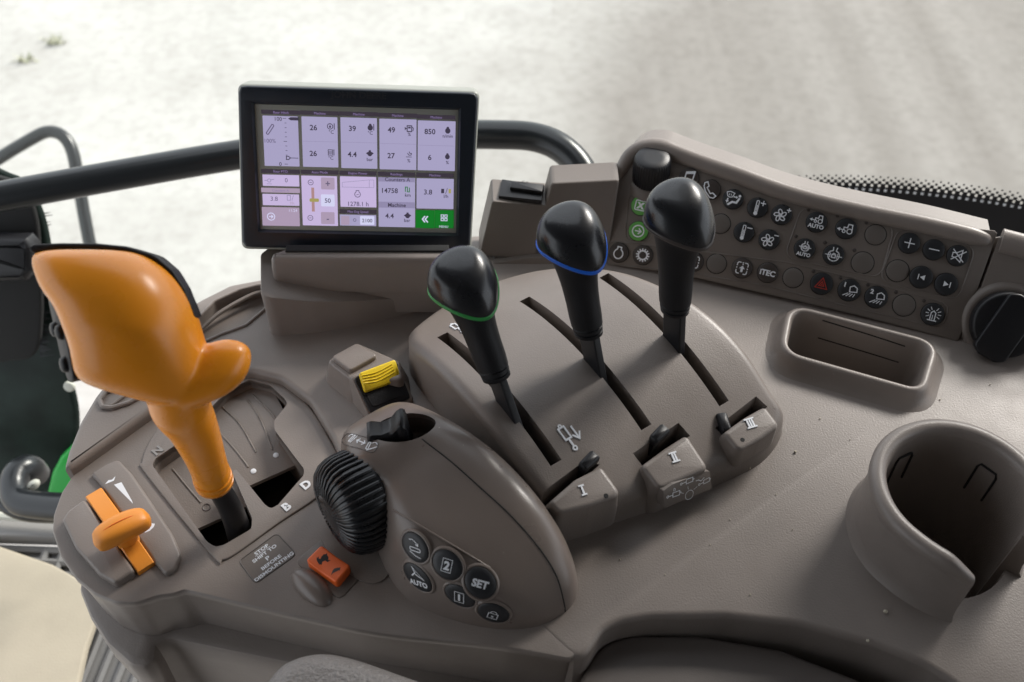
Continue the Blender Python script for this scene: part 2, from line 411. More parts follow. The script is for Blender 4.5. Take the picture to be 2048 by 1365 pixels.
# dark pillar, brush strip and mirror block seen at the left
BD = 1.05
def vface(pts, depth, thick, mat, name, parent, bev=.006, ang=35):
    fr = Fr(D(60, 700, depth), (1, 0, 0), (0, -1, .35)); return obj(name, slab(px2(fr, pts), fr, -thick, 0, bev, 3), mat, parent, ang)
pil = thing('door_pillar', 'dark green tinted door glass corner behind the orange lever', 'pillar', D(60, 1010, BD))
vface(catmull([(-120, 340), (20, 352), (66, 392), (94, 470), (110, 600), (136, 740), (155, 830), (150, 930), (126, 1004), (40, 1030), (-120, 1030), (-200, 700)], 120, True), BD, .006, 'tinted', 'dark_panel', pil)
obj('bolt', slab(circ(.006, 16), Fr(D(140, 772, BD - .005), (1, 0, 0), (0, -1, .4)), 0, .004, .002), 'sill_light', pil)
br = vface(catmull([(-120, 345), (0, 356), (48, 385), (72, 440), (80, 540), (82, 640), (70, 708), (20, 724), (-120, 726), (-200, 540)], 120, True), BD - .03, .006, 'void', 'inner_trim', pil, .003)
V, F = [], []
for k in range(70):
    y = 430 + k * 4.1; a = D(76 + 5 * (y - 430) / 290, y, BD - .03)
    q = tube([a, a + Vector((random.uniform(.006, .014), random.uniform(-.002, .004), random.uniform(-.003, .003)))], [.0012, .0003], 4); V, F = merge((V, F), q)
obj('brush_bristles', (V, F), 'black_rubber', pil, kind='stuff')
mb = vface(rpoly([(-120, 478), (48, 482), (64, 500), (66, 545), (50, 566), (-120, 574)], .006), BD - .06, .02, 'black_satin', 'mirror_arm_block', None, .008)
tag(mb, 'black rounded mirror bracket block at the left picture edge', 'mirror bracket')
gp = vface([(90, 1004), (103, 948), (120, 916), (150, 886), (165, 1010)], BD - .012, .006, 'paint_green', 'fender_panel', None, .004)
tag(gp, 'bright green painted body panel glimpsed beside the console nose', 'body panel')
hs = thing('hose', 'curled black rubber hose on the door sill at the left', 'hose', D(40, 1020, .92))
obj('hose_loop', tube(catmull([D(150, 1015, .90), D(90, 1012, .91), D(40, 1003, .92), D(28, 975, .93), D(36, 945, .94), D(58, 936, .95), D(72, 948, .97)], 40), .013, 14), 'rail_black', hs)
obj('hose_outer_loop', tube(catmull([D(150, 1026, .95), D(60, 1024, .95), D(14, 1005, .95), D(2, 975, .95), D(-30, 960, .95)], 30), .010, 12), 'rail_black', hs)
obj('metal_clip', slab(ell(.007, .0045, 20, .7), Fr(D(68, 970, .93), (1, 0, 0), (0, -1, .8)), 0, .006, .004), 'sill_light', hs)
# handrails
hr = thing('handrail', 'thick black tubular handrail running behind the display', 'handrail', D(1195, 400, .90))
path = catmull([D(-160, 425, .86), D(0, 394, .87), D(230, 352, .885), D(470, 311, .90), D(720, 276, .915), D(900, 270, .92), D(1000, 270, .92), D(1065, 274, .92), D(1115, 292, .915), D(1155, 328, .91), D(1180, 380, .905), D(1195, 440, .90)], 90)
obj('rail_tube', tube(path, .0135, 20), 'rail_black', hr)
obj('rail_foot', cyl(Fr(D(1195, 436, .90), (1, 0, 0), (0, 0, 1)), .02, -.02, .012, .003), 'rail_black', hr)
t = thing('mirror_stay', 'thin bent black mirror stay outside the left window', 'mirror stay', D(190, 520, 1.5))
obj('stay_tube', tube(catmull([D(-80, 368, 1.5), D(0, 316, 1.5), D(60, 280, 1.5), D(95, 264, 1.5), D(125, 272, 1.5), D(145, 304, 1.5), D(158, 372, 1.5), D(172, 450, 1.5), D(190, 540, 1.5)], 60), .0095, 14), 'rail_black', t)
# side window with dotted black border
gw = thing('side_window', 'clear side window pane with black dotted border behind the button panel', 'window', D(1800, 470, .97))
wf = Fr(D(1800, 400, .97), (1, -.30, 0), (-.30, -1, .12))
uv = px2(wf, [(-1500, -400), (2700, -400), (2700, 620), (-1500, 620)])
obj('pane', slab(rpoly(uv, .03), wf, -.004, 0, .0005, 1), 'clear_glass', gw)
bt = [(1500, 392), (1560, 377), (1640, 371), (1750, 374), (1850, 382), (1950, 394), (2048, 410), (2200, 440), (2400, 480)]
top = catmull(px2(wf, bt, .001), 60); low = px2(wf, [(2400, 700), (1500, 700)], .001)
obj('border_band', slab([tuple(p) for p in top] + low, wf, .0006, .0014, .0002, 1), 'black_satin', gw)
V, F = [], []
cen = catmull(px2(wf, bt, .001), 400); arr = np.array(cen); dist = np.r_[0, np.cumsum(np.linalg.norm(np.diff(arr, axis=0), axis=1))]
sp = .0068; nrm = np.array([0, 1.])
for row, (hgt, sz) in enumerate([(.0015, .0022), (.0048, .0017), (.0080, .00115), (.0112, .0008)]):
    k = 0
    while k * sp < dist[-1] - .02:
        d = k * sp + (sp / 2 if row % 2 else 0); x = np.interp(d, dist, arr[:, 0]); y = np.interp(d, dist, arr[:, 1])
        t_ = np.array([np.interp(d + .003, dist, arr[:, 0]) - x, np.interp(d + .003, dist, arr[:, 1]) - y]); t_ /= np.linalg.norm(t_); n_ = np.array([-t_[1], t_[0]])
        c = np.array([x, y]) + n_ * hgt; s = sz
        if x > px2(wf, [(1552, 370)])[0][0]:
            q = slab([tuple(c + t_ * a * s + n_ * b2 * s) for a, b2 in ((-1, -1), (1, -1), (1, 1), (-1, 1))], wf, .0006, .0014, .0001, 1); V, F = merge((V, F), q)
        k += 1
obj('border_dots', (V, F), 'black_satin', gw, kind='stuff')
V, F = [], []
for k in range(int((dist[-1] - .02) / sp)):   # clear dots inside the band show as pale pinholes
    d = k * sp + sp / 2; x = np.interp(d, dist, arr[:, 0]); y = np.interp(d, dist, arr[:, 1])
    q = slab([(x + a * .0013, y - .0034 + b2 * .0013) for a, b2 in ((-1, -1), (1, -1), (1, 1), (-1, 1))], wf, .0014, .0017, .0001, 1); V, F = merge((V, F), q)
obj('border_pinholes', (V, F), 'print_white', gw, kind='stuff')

# ================================================================== CONSOLE
ES, EQ = Vector((.574, -.819, 0)), Vector((.819, .574, 0))
def SQ(s, q, z=0.0): p = ES * (s * mm) + EQ * (q * mm); return Vector((p.x, p.y, z))
def sq2(s, q): p = SQ(s, q); return (p.x, p.y)
console = thing('control_console', 'taupe moulded plastic armrest console carrying all levers and buttons', 'console', (0.05, .35, -.06))
LZ = -.008
# --- main deck
deck_px = [(122, 949), (215, 883), (308, 817), (392, 766), (440, 748), (500, 742), (560, 757), (618, 800), (662, 872), (690, 940), (760, 1010), (900, 1120), (1020, 1205), (1085, 1262),
           (1160, 1332), (1205, 1262), (1240, 1244), (1300, 1234), (1450, 1232), (1600, 1250), (1750, 1290), (1850, 1330), (1905, 1365), (1980, 1430), (2060, 1520),
           (2320, 1520), (2320, 760), (1940, 648), (1600, 575), (1210, 492), (1090, 458), (960, 468), (800, 482), (640, 522), (540, 553), (460, 568), (400, 598), (345, 632), (300, 668), (240, 730), (190, 790), (160, 840), (135, 900)]
deck_r = [.014 if p == (1160, 1332) else .006 for p in deck_px]
deck = obj('deck', slab(resample(rpoly([U(*p)[:2] for p in deck_px], deck_r, 6), 460, True), FLAT, -.045, 0, .0040, 5), 'taupe_grain', console, 30)
# far left pocket
pk = rpoly([U(*p)[:2] for p in [(398, 640), (430, 606), (480, 583), (524, 572), (536, 583), (528, 618), (490, 650), (440, 668), (392, 690)]], .006)
cut_list = [cutter(slab(pk, FLAT, -.011, .01, .0002, 1))]
# storage pocket
PKT = [(1588, 618), (1864, 690), (1838, 777), (1572, 702)]
pz = .0115
pin = rpoly([U(x, y, pz)[:2] for x, y in PKT], [.011, .010, .009, .012], 8)
cut_list.append(cutter(slab(resample(inset(ccw(pin), -.002), 120, True), FLAT, -.06, .01, .0002, 1)))
CUP = Vector((.245, .2991, 0)); CR = .0435
cut_list.append(cutter(cyl(Fr(CUP, (1, 0, 0), (0, 0, 1)), .041, -.08, .01, .0002, 96, 1)))
cut(deck, cut_list)
# storage pocket liner
pin = resample(ccw(pin), 140, True)
R = []
for off, z in [(-.0150, -.001), (-.0118, .0005), (-.0086, .0028), (-.0064, .0065), (-.0052, .0098), (-.0038, .0115), (-.0019, .0121), (-.0004, .0112), (.0003, .0092), (.0010, .002), (.003, -.042), (.005, -.0445), (.008, -.045)]:
    R.append([Vector((*p, z)) for p in inset(pin, off)])
V, F = loft(R, cap0=False, cap1=True)
sp_ = thing('storage_pocket', 'rectangular taupe storage pocket with raised rounded rim below the button panel', 'storage pocket', U(1720, 740))
obj('pocket_liner', (V, F), 'taupe', sp_, 50)
# slits in the far wall of the pocket
pkt_t = BVHTree.FromPolygons([tuple(v) for v in V], F)
for pts in ([(1645, 641), (1730, 667), (1810, 693)], [(1636, 676), (1716, 700), (1797, 725)]):
    P = [h_[0] for h_ in (hit(pkt_t, *p) for p in catmull(pts, 24)) if h_]
    obj('slit', tube(P, .0005, 6), 'void', sp_)
# --- far left pocket pad
obj('pocket_floor', slab(inset(ccw(pk), .0003), flat(-.0105), -.002, 0, .0003, 1), 'taupe', console)
obj('pocket_divider', tube(catmull([U(392, 668, -.006), U(440, 626, -.004), (U(500, 592, -.003)), U(530, 582, -.003)], 24), .0016, 8), 'taupe', console)
obj('pocket_rim', ctube(resample([(*p, .0004) for p in inset(ccw(pk), -.0012)], 90, True), .0012, 8), 'taupe', console)
obj('cable_loop', ctube(resample([U(*p, .001) for p in [(200, 800), (212, 783), (240, 775), (272, 778), (282, 792), (258, 806), (224, 816), (204, 814)]], 60, True), .0016, 8), 'taupe', console)
obj('cable_loop_bar', tube([U(222, 812, .0005), U(268, 778, .0005)], .0012, 8), 'taupe', console)
# --- lower plate with the nose
low_px = [(122, 985), (106, 1030), (104, 1062), (120, 1112), (150, 1156), (188, 1188), (232, 1206), (272, 1207), (313, 1193), (345, 1189), (368, 1181), (540, 1222), (720, 1262), (900, 1292), (1040, 1313), (1140, 1332), (1160, 1310), (1050, 1190), (760, 960), (700, 880), (640, 770), (520, 712), (400, 730), (300, 790), (190, 880)]
low = resample(ccw(rpoly([U(*p, LZ)[:2] for p in low_px], .004, 4)), 300, True)
def rise(p):
    k = min(1, max(0, (p[0] + .078) / .072)); return .0076 * k * k * (3 - 2 * k)
R = []
for off, z in [(.005, -.072), (.0035, -.055), (.0014, -.0155), (.0004, -.0140), (0, -.0125), (0, LZ - .0018), (.0003, LZ - .0008), (.0009, LZ - .0002), (.0018, LZ)]:
    R.append([Vector((*p, z)) for p in inset(low, off)])
lowp = obj('lower_plate', loft(R), 'taupe', console, 30)
bm = bmesh.new(); bm.from_mesh(lowp.data)
for k in range(12): bmesh.ops.bisect_plane(bm, geom=bm.verts[:] + bm.edges[:] + bm.faces[:], plane_co=(-.078 + .072 * k / 11, 0, 0), plane_no=(1, 0, 0))
for v in bm.verts:
    if v.co.z > -.03: v.co.z += rise(v.co)
bm.to_mesh(lowp.data); bm.free()
# --- lower body and trims
LB = -.056
lb_px = [(150, 1180), (172, 1236), (205, 1290), (255, 1335), (292, 1342), (316, 1322), (318, 1292), (334, 1284), (560, 1330), (900, 1402), (1250, 1480), (1300, 1400), (1240, 1250), (900, 1080), (500, 960), (220, 1010), (160, 1090)]
lb = inset(resample(ccw(rpoly([U(*p, LB)[:2] for p in lb_px], .006, 5)), 260, True), .002)
R = [[Vector((*p, z)) for p in inset(lb, off)] for off, z in [(.03, -.36), (.008, -.2), (0, -.075), (0, LB - .004), (.0012, LB - .0012), (.004, LB)]]
obj('lower_body', loft(R), 'taupe_grain', console, 40)
# --- tray at lower right, under the deck edge
tray = [(1130, 1420), (1165, 1352), (1190, 1308), (1216, 1284), (1262, 1270), (1400, 1271), (1560, 1298), (1720, 1360), (1850, 1430), (1900, 1600), (1100, 1600)]
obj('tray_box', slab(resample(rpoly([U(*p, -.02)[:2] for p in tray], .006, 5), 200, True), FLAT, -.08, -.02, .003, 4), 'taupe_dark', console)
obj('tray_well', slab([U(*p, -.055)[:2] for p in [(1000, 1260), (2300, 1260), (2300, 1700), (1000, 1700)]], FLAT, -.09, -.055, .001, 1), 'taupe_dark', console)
# --- cup holder
cup = thing('cup_holder', 'round taupe cup holder with open notch at the right edge', 'cup holder', CUP)
a0, a1 = math.radians(-104), math.radians(238 - 0)   # wall runs counter-clockwise from the lip round to the far side of the notch
prof = [(.0505, -.001), (.0478, .003), (.0468, .010), (.0462, .034), (.0470, .0390), (.0482, .0425), (.0484, .0458), (.0470, .0484), (.0440, .0494), (.0410, .0486), (.0393, .0464), (.0385, .043), (.0382, .036), (.0368, -.052), (.036, -.054), (.032, -.055), (.0, -.055)]
NA = 96; R = []
A_END = math.radians(-104 + 360 - 62)
for k in range(NA + 1):
    a = math.radians(-96) - (math.radians(298)) * k / NA      # clockwise away from the lip
    endk = min(k, NA - k) / 7.0; sh = 1.0 if endk >= 1 else math.sin(endk * math.pi / 2)
    lead = .0055 * max(0, 1 - k / 14.0) ** 1.5
    row = []
    for r, z in prof[:14]:
        rr = r + lead
        zz = z
        if z > .036: zz = z - (1 - sh) * .010; rr = (.0432 + lead) + (rr - .0432 - lead) * (.62 + .38 * sh)
        row.append(CUP + Vector((rr * math.cos(a), rr * math.sin(a), zz)))
    R.append(row)
obj('cup_wall', loft(R, closed=False, cap0=True, cap1=True), 'taupe', cup, 55)
obj('cup_floor', cyl(Fr(CUP, (1, 0, 0), (0, 0, 1)), .0395, -.060, -.050, .001, 64), 'taupe_smooth', cup)
obj('floor_ring', ctube([CUP + Vector((.034 * math.cos(2 * math.pi * k / 64), .034 * math.sin(2 * math.pi * k / 64), -.050)) for k in range(64)], .0008, 6), 'taupe_smooth', cup)
for ang, zt in [(116, .031), (40, .031)]:          # moulded clip outlines on the inner wall
    a = math.radians(ang); da = math.radians(9); rr = .0377
    pts = [CUP + Vector(((rr - (.031 - z) * .0 + .0 - .022 * (.031 - z)) * math.cos(a + s), (rr - .022 * (.031 - z)) * math.sin(a + s), z)) for s, z in [(da, .006), (da, .028), (da * .8, .031), (-da * .8, .031), (-da, .028), (-da, .006)]]
    obj('clip_slot', tube(pts, .0007, 6), 'void', cup)
# ================================================================== LEVER POD
SC, H0, KK = -310.0, 48.0, .00298
def hpod(x, y):
    s = Vector((x, y, 0)).dot(ES) / mm; return (H0 - KK * (s - SC) ** 2) * mm
def Upod(px, py, dz=0.0):
    z = .035
    for _ in range(40): p = U(px, py, z); z = .5 * z + .5 * (hpod(p.x, p.y) + dz)
    return U(px, py, z)
pod = thing('lever_pod', 'raised domed taupe housing with three long lever slots', 'lever housing', SQ(-310, 280))
POD = [(-210, 356), (-202, 343), (-198, 326), (-199, 308), (-203, 285), (-211, 246), (-222, 208), (-232, 190), (-262, 185), (-320, 184), (-375, 185), (-398, 193), (-412, 215), (-418, 250), (-414, 290), (-403, 325), (-382, 358), (-350, 379), (-310, 386), (-268, 380), (-232, 370)]
far_px = [(828, 662), (880, 622), (940, 588), (1000, 565), (1060, 548), (1120, 539), (1180, 538), (1250, 548), (1320, 573), (1380, 604), (1440, 650), (1490, 705), (1535, 775)]
far = []
for p in far_px:
    q = Upod(*p, -.004); far.append((q.dot(ES) / mm, q.dot(EQ) / mm))
cs_, cq_ = -310, 282
far = [(cs_ + (a - cs_) * 1.025, cq_ + (b_ - cq_) * 1.025) for a, b_ in far]
POD = [p for p in POD if not (p[0] < -399 or (p[1] > 330 and p[0] < -210))]
k0 = POD.index((-375, 185)); POD = POD[:k0 + 1] + [(-391, 190)] + far + POD[k0 + 2:]
pod_out = resample(catmull([sq2(*p) for p in POD], 400, True), 260, True)
podm = obj('pod_shell', dome(pod_out, None, .0, .0075, hpod, 8, 14, bottom=-.004, wall=.0015), 'taupe', pod, 30)
SLOTS = [((868, 682), (890, 664), (1128, 912), (1108, 934)), ((1034, 606), (1052, 597), (1310, 845), (1288, 858)), ((1188, 562), (1206, 552), (1468, 796), (1450, 806))]
cl = []
for k, (s0, s1, q) in enumerate([(-378, -252, 208.0), (-372, -243, 269.0), (-360, -229, 322.0)]):
    pass
def slotq(pxs):
    pts = [Upod(*p) for p in pxs]; return [(p.dot(ES) / mm, p.dot(EQ) / mm) for p in pts]
SL = []
for pxs in SLOTS:
    a = slotq(pxs); s0 = (a[0][0] + a[1][0]) / 2; s1 = (a[2][0] + a[3][0]) / 2; q = sum(x[1] for x in a) / 4; SL.append((s0, s1, q))
    wd = 3.9
    cl.append(cutter(slab([sq2(s0, q - wd), sq2(s1, q - wd), sq2(s1, q + wd), sq2(s0, q + wd)], FLAT, -.02, .08, .0001, 1)))
HOLES = [[(1080, 988), (1164, 926), (1200, 929), (1150, 975), (1100, 1010)], [(1266, 907), (1357, 846), (1380, 872), (1290, 940)], [(1430, 857), (1512, 793), (1535, 814), (1452, 875)]]
for h_ in HOLES: cl.append(cutter(slab([Upod(*p)[:2] for p in h_], FLAT, .004, .08, .0001, 1)))
for p in [(843, 762), (975, 914)]:
    q = Upod(*p); cl.append(cutter(cyl(Fr(q, (1, 0, 0), (0, 0, 1)), .0013, -.008, .02, .0001, 16, 1)))
cut(podm, cl)
podt = bvh(podm)
for (s0, s1, q) in SL:      # black slab deep in each slot, standing in for its shade
    obj('slot_shade', slab([sq2(s0 + 1, q - 3.7), sq2(s1 - 1, q - 3.7), sq2(s1 - 1, q + 3.7), sq2(s0 + 1, q + 3.7)], FLAT, -.003, .004, .0003, 1), 'void', pod)
# raised blocks I, II, III with slide switches
BL = [('I', [(1097, 1004), (1150, 958), (1203, 931), (1246, 990), (1182, 1012), (1118, 1028)], .0370, (1212, 992)),
      ('II', [(1281, 932), (1330, 896), (1374, 868), (1420, 938), (1372, 957), (1318, 980)], .0315, None),
      ('III', [(1446, 866), (1490, 834), (1531, 811), (1562, 852), (1522, 880), (1478, 905)], .0300, (1485, 880))]
BF = []
for k, (num, pts, z, hole) in enumerate(BL):
    n = (ES * .22 + Vector((0, 0, 1))).normalized(); fr = Fr(U(*pts[2], z), EQ, n); BF.append(fr)
    b_ = obj('switch_block', slab(resample(rpoly(px2(fr, pts), [.0034, .004, .0034, .005, .006, .005], 6), 120, True), fr, -.05, 0, .0028, 5, flare=.009), 'taupe', pod, 40)
    x, y = {'I': (1166, 981), 'II': (1349, 915), 'III': (1501, 847)}[num]
    u, v = fr.uv(x, y); ux = fr.uv(x + 30, y - 13); rot = math.atan2(ux[1] - v, ux[0] - u)
    I = Ink()
    nb = len(num)
    for j in range(nb): I.fill([(-.24 + (j - (nb - 1) / 2) * .52, -1), (.0 + .1 + (j - (nb - 1) / 2) * .52, -1), (.1 + (j - (nb - 1) / 2) * .52, 1), (-.24 + .02 + (j - (nb - 1) / 2) * .52, 1)])
    wS = .26 + .27 * nb
    I.fill([(-wS - .07, .76), (wS - .07, .76), (wS - .07, 1.05), (-wS - .07, 1.05)]); I.fill([(-wS - .07, -1.05), (wS - .07, -1.05), (wS - .07, -.76), (-wS - .07, -.76)])
    ink('numeral', I, fr.at(u, v, 0, rot - .12), .0031, 'print_white', pod, .0001, thick=.0006)
    if hole:
        u, v = fr.uv(*hole); obj('indicator_hole', slab(circ(.0014, 18, u, v), fr, -.002, .0001, .00005, 1), 'void', pod)
# icon plate on block II
fp = Fr(U(1376, 975, .014), (U(1420, 950, .014) - U(1325, 992, .014)), (ES + Vector((0, 0, .42))).normalized())
fp.o = fp.o + fp.n * .0042
plate = obj('icon_plate', slab(rpoly(px2(fp, [(1325, 982), (1345, 968), (1412, 942), (1419, 943), (1423, 978), (1328, 1016)]), .001), fp, -.006, .0004, .0003, 2), 'taupe_panel', pod)
def pxink(fr, c0, s=1.0):
    """marks given in photograph pixels on a frame"""
    class K(Ink): pass
    return K()
def pl(fr, pts, h=.0005): return [fr.uv(x, y, h) for x, y in pts]
I = Ink()
def cylicon(I, fr, a, b_, wd=.35):
    """little hydraulic cylinder from pixel a (rod eye) to b (end)"""
    A, B = np.array(fr.uv(*a)), np.array(fr.uv(*b_)); d = B - A; Lk = np.linalg.norm(d); d /= Lk; n = np.array([-d[1], d[0]])
    P = lambda s, t: tuple(A + d * s * Lk + n * t * Lk)
    I.line([P(.42, -.14), P(.92, -.14), P(.92, .14), P(.42, .14)], Lk * .05, True); I.line([P(.1, 0), P(.42, 0)], Lk * .05); I.ring(*P(.04, 0), Lk * .07, Lk * .045, 12); I.ring(*P(.97, 0), Lk * .05, Lk * .04, 10)
cylicon(I, fp, (1333, 994), (1360, 984)); cylicon(I, fp, (1360, 968), (1386, 957)); cylicon(I, fp, (1396, 969), (1419, 957))
c = fp.uv(1377, 989); I.ring(*c, .0030, .00036, 24); I.line(pl(fp, [(1376, 979), (1375, 973)]), .0003); I.line(pl(fp, [(1367, 987), (1360, 985)]), .0003); I.line(pl(fp, [(1387, 979), (1394, 973)]), .0003)
I.line(pl(fp, [(1391, 962), (1397, 960), (1401, 962), (1408, 955)]), .0005)
q = fp.uv(1347, 979); I.line([(q[0] - .0007, q[1] - .0006), (q[0] + .0007, q[1] - .0006), (q[0] + .0007, q[1] + .0006), (q[0] - .0007, q[1] + .0006)], .0003, True); I.arc(q[0], q[1] + .0006, .0005, 0, 180, .0003)
ink('icon', I, fp, 1.0, 'print_white', plate, .0006)
# slide switches
def slide(px, py, dz, rot, label, ln=.0066):
    p = Upod(px, py, dz); n = (ES * .15 + Vector((0, 0, 1))).normalized(); fr = Fr(p, EQ, n).at(0, 0, 0, rot)
    t = thing('slide_switch', label, 'slide switch', p, 'black slide switches on the lever housing')
    out = rpoly([(-ln, -.003), (ln, -.0036), (ln, .0036), (-ln, .003)], .0022, 5)
    R = []
    for off, z, sh in [(.0002, -.004, .0), (0, -.0015, 0), (0, .0006, 0), (.0006, .0018, 0), (.0018, .0022, 0)]:
        R.append([fr.P(q[0], q[1], z - 6.0 * q[0] * q[0] * 3) for q in inset(ccw(out), off)])
    obj('finger_tab', loft(R), 'black_satin', t, 45)
    obj('stalk', slab(rpoly([(-.006, -.0018), (.001, -.0022), (.001, .0022), (-.006, .0018)], .001), fr, -.018, -.001, .0004), 'black_satin', t)
slide(1178, 922, .004, .2, 'black slide switch tab above the white numeral I')
slide(1319, 868, .005, .2, 'black slide switch tab beside the white numeral II')
slide(1448, 845, .003, 1.15, 'black slide switch tab left of the white numeral III')
# raised white hydraulic symbols on the pod
def podbend(fr0):
    def f(u, v, h):
        p = fr0.P(u, v, 0); return Vector((p.x, p.y, hpod(p.x, p.y) + h))
    return f
def hyd(cx, cy, sc_, arrow, rot):
    p = Upod(cx, cy); fr = Fr(p, EQ, (0, 0, 1)).at(0, 0, 0, rot); I = Ink()
    I.line([(-.34, -.1), (.34, -.1), (.34, 1.2), (-.34, 1.2)], .17, True); I.line([(0, -.18), (0, -1.0)], .2); I.ring(0, -1.18, .2, .15, 14); I.ring(0, 1.36, .15, .13, 12)
    if arrow:
        I.line([(1.0, .85), (1.0, -.55)], .17); I.line([(.55, .0), (1.0, -.62), (1.45, .0)], .17)
    ink('hydraulic_symbol', I, fr, sc_, 'print_white', pod, .0001, thick=.0006, bend=podbend(fr))
hyd(1136, 877, .0058, True, .02); hyd(915, 657, .0050, False, .02)
# ================================================================== HYDRAULIC LEVERS
def lever(base, cap, ringmat, label, twist=0.0):
    B = Upod(*base, -.004); d = ray(*cap)
    X = np.linalg.solve(np.array([[-ES.x, 0, -d.x], [-ES.y, 0, -d.y], [-ES.z, 1, -d.z]]), np.array(O_ - B)); Lq, h, _ = X
    Cc = B - ES * Lq + Vector((0, 0, h)); ax = (Cc - B).normalized(); length = (Cc - B).length
    t = thing('hydraulic_lever', label, 'lever', B, 'hydraulic levers standing in the housing slots')
    nR = (Vector((0, 0, 1)) + Vector((-.05, -.10, 0))).normalized()
    fr = Fr(Cc, ES * math.cos(twist) + EQ * math.sin(twist), nR)
    N = 56
    def teardrop(f=1.0, grow=0.0):
        o_ = []
        for k in range(N):
            a = 2 * math.pi * k / N; c, s = math.cos(a), math.sin(a)
            x = (.0240 if c > 0 else .0175) * math.copysign(abs(c) ** 1.0, c) + .001; y = .0193 * math.copysign(abs(s) ** 1.0, s) * (1 - .20 * c - .07 * c * c)
            x += grow * c; y += grow * s; o_.append((x * f, y * f))
        return o_
    def sag(x): return -.0035 * (x / .02) ** 2 * (1 if x > 0 else .55)     # the rim droops front and rear
    R = []
    for k in range(15):
        a = math.pi / 2 * k / 14; f = math.cos(a) ** .50 if k < 14 else .02
        hh = .0150 * math.sin(a) ** 1.1
        R.append([fr.P(x - .0042 * (hh / .015) ** 1.3, y, hh + .0012 + sag(x) * (.35 + .65 * f)) for x, y in teardrop(f)])
    obj('cap', loft(R), 'black_gloss', t, 60)
    obj('ring', loft([[fr.P(x, y, z + sag(x)) for x, y in teardrop(1, g_)] for g_, z in [(-.0022, -.0022), (.0001, -.0019), (.0006, -.0004), (.0004, .0008), (-.0012, .0014)]]), ringmat, t, 60)
    # grip
    g0 = B + ax * (length * .30); fa = Fr(g0, ES, ax); g1 = length * .70
    R = []
    def circ_(r, hz): return [fa.P(r * 1.05 * math.cos(2 * math.pi * k / N), r * .92 * math.sin(2 * math.pi * k / N), hz) for k in range(N)]
    for hz, r in [(0, .0078), (.0008, .0088), (.0028, .0090), (.0032, .0082), (.0038, .0082), (.0042, .0092), (.0062, .0093), (.0066, .0086), (.0072, .0086), (.0077, .0097), (.014, .0101), (.022, .0102), (.028, .0105)]: R.append(circ_(r, hz))
    last = R[-1]; tgt = [fr.P(x, y, -.0020 + sag(x)) for x, y in teardrop(.93)]
    for k in range(1, 9):
        f = k / 8; e = f ** 1.5
        row = []
        for a, b_ in zip(last, tgt):
            up = a + ax * (ax.dot(b_ - a)) * f
            row.append(up.lerp(b_, e))
        R.append(row)
    obj('grip', loft(R), 'black_rubber', t, 60)
    bl_ = Fr(B, ES, ax)
    obj('stem', slab(rpoly([(-.0078, -.0025), (.0078, -.0025), (.0078, .0025), (-.0078, .0025)], .001), bl_, -.03, length * .34, .0005), 'black_satin', t)
lever((1022, 835), (926, 566), 'ring_green', 'black hydraulic lever with green ring under its cap')
lever((1192, 745), (1142, 476), 'ring_blue', 'black hydraulic lever with bright blue ring under its cap')
lever((1347, 695), (1356, 430), 'ring_brown', 'black hydraulic lever with dull brown ring in front of the panel')
# ================================================================== HITCH CONTROL HUMP
hump = thing('hitch_control_module', 'rounded taupe hitch control hump with wheel, buttons and thumb rocker', 'control module', SQ(-260, 140))
ST = [(-352, 132, 146, 8), (-349, 124, 153, 22), (-343, 117, 160, 36), (-334, 111, 166, 46), (-322, 107.5, 171, 52), (-305, 106, 177, 55.5), (-288, 104, 182, 56), (-270, 101, 187, 54.5), (-252, 101, 190, 51), (-236, 106, 191, 46.5), (-222, 113.6, 190.5, 40.5), (-210, 122, 188.5, 33.5), (-200, 132, 185, 25), (-193, 143, 180, 15.5), (-189, 153, 173, 5), (-188.2, 158, 168, -3)]
SS = np.linspace(-352, -188.2, 60); cs = np.array(ST, float)
SS = np.interp(np.linspace(0, len(ST) - 1, 64), np.arange(len(ST)), cs[:, 0])
def sm(col):
    P = catmull([(r[0], r[col]) for r in ST], 300); a = np.array(P); return np.interp(SS, a[:, 0], a[:, 1])
QL, QR, HH = sm(1), sm(2), sm(3)
PROF = np.array(catmull([(0, 0), (.02, .22), (.055, .47), (.10, .68), (.16, .815), (.26, .885), (.42, .935), (.58, .972), (.72, 1.0), (.845, .955), (.93, .79), (.985, .45), (1.0, 0)], 46))
PROF2 = np.array(catmull([(0, 0), (.0, .3), (.005, .58), (.03, .80), (.09, .915), (.20, .965), (.40, .99), (.62, 1.0), (.80, .955), (.92, .79), (.985, .45), (1.0, 0)], 46))
R = []
for s, ql, qr, h in zip(SS, QL, QR, HH):
    w_ = min(1, max(0, (-286 - s) / 26)); w_ = w_ * w_ * (3 - 2 * w_); pr = PROF * (1 - w_) + PROF2 * w_
    R.append([SQ(s, ql + (qr - ql) * x, (-10 + (h + 10) * max(0, z)) * mm) for x, z in pr])
hs_ = obj('hump_shell', loft(R, closed=True), 'taupe_smooth', hump, 50)
HB = bvh(hs_)
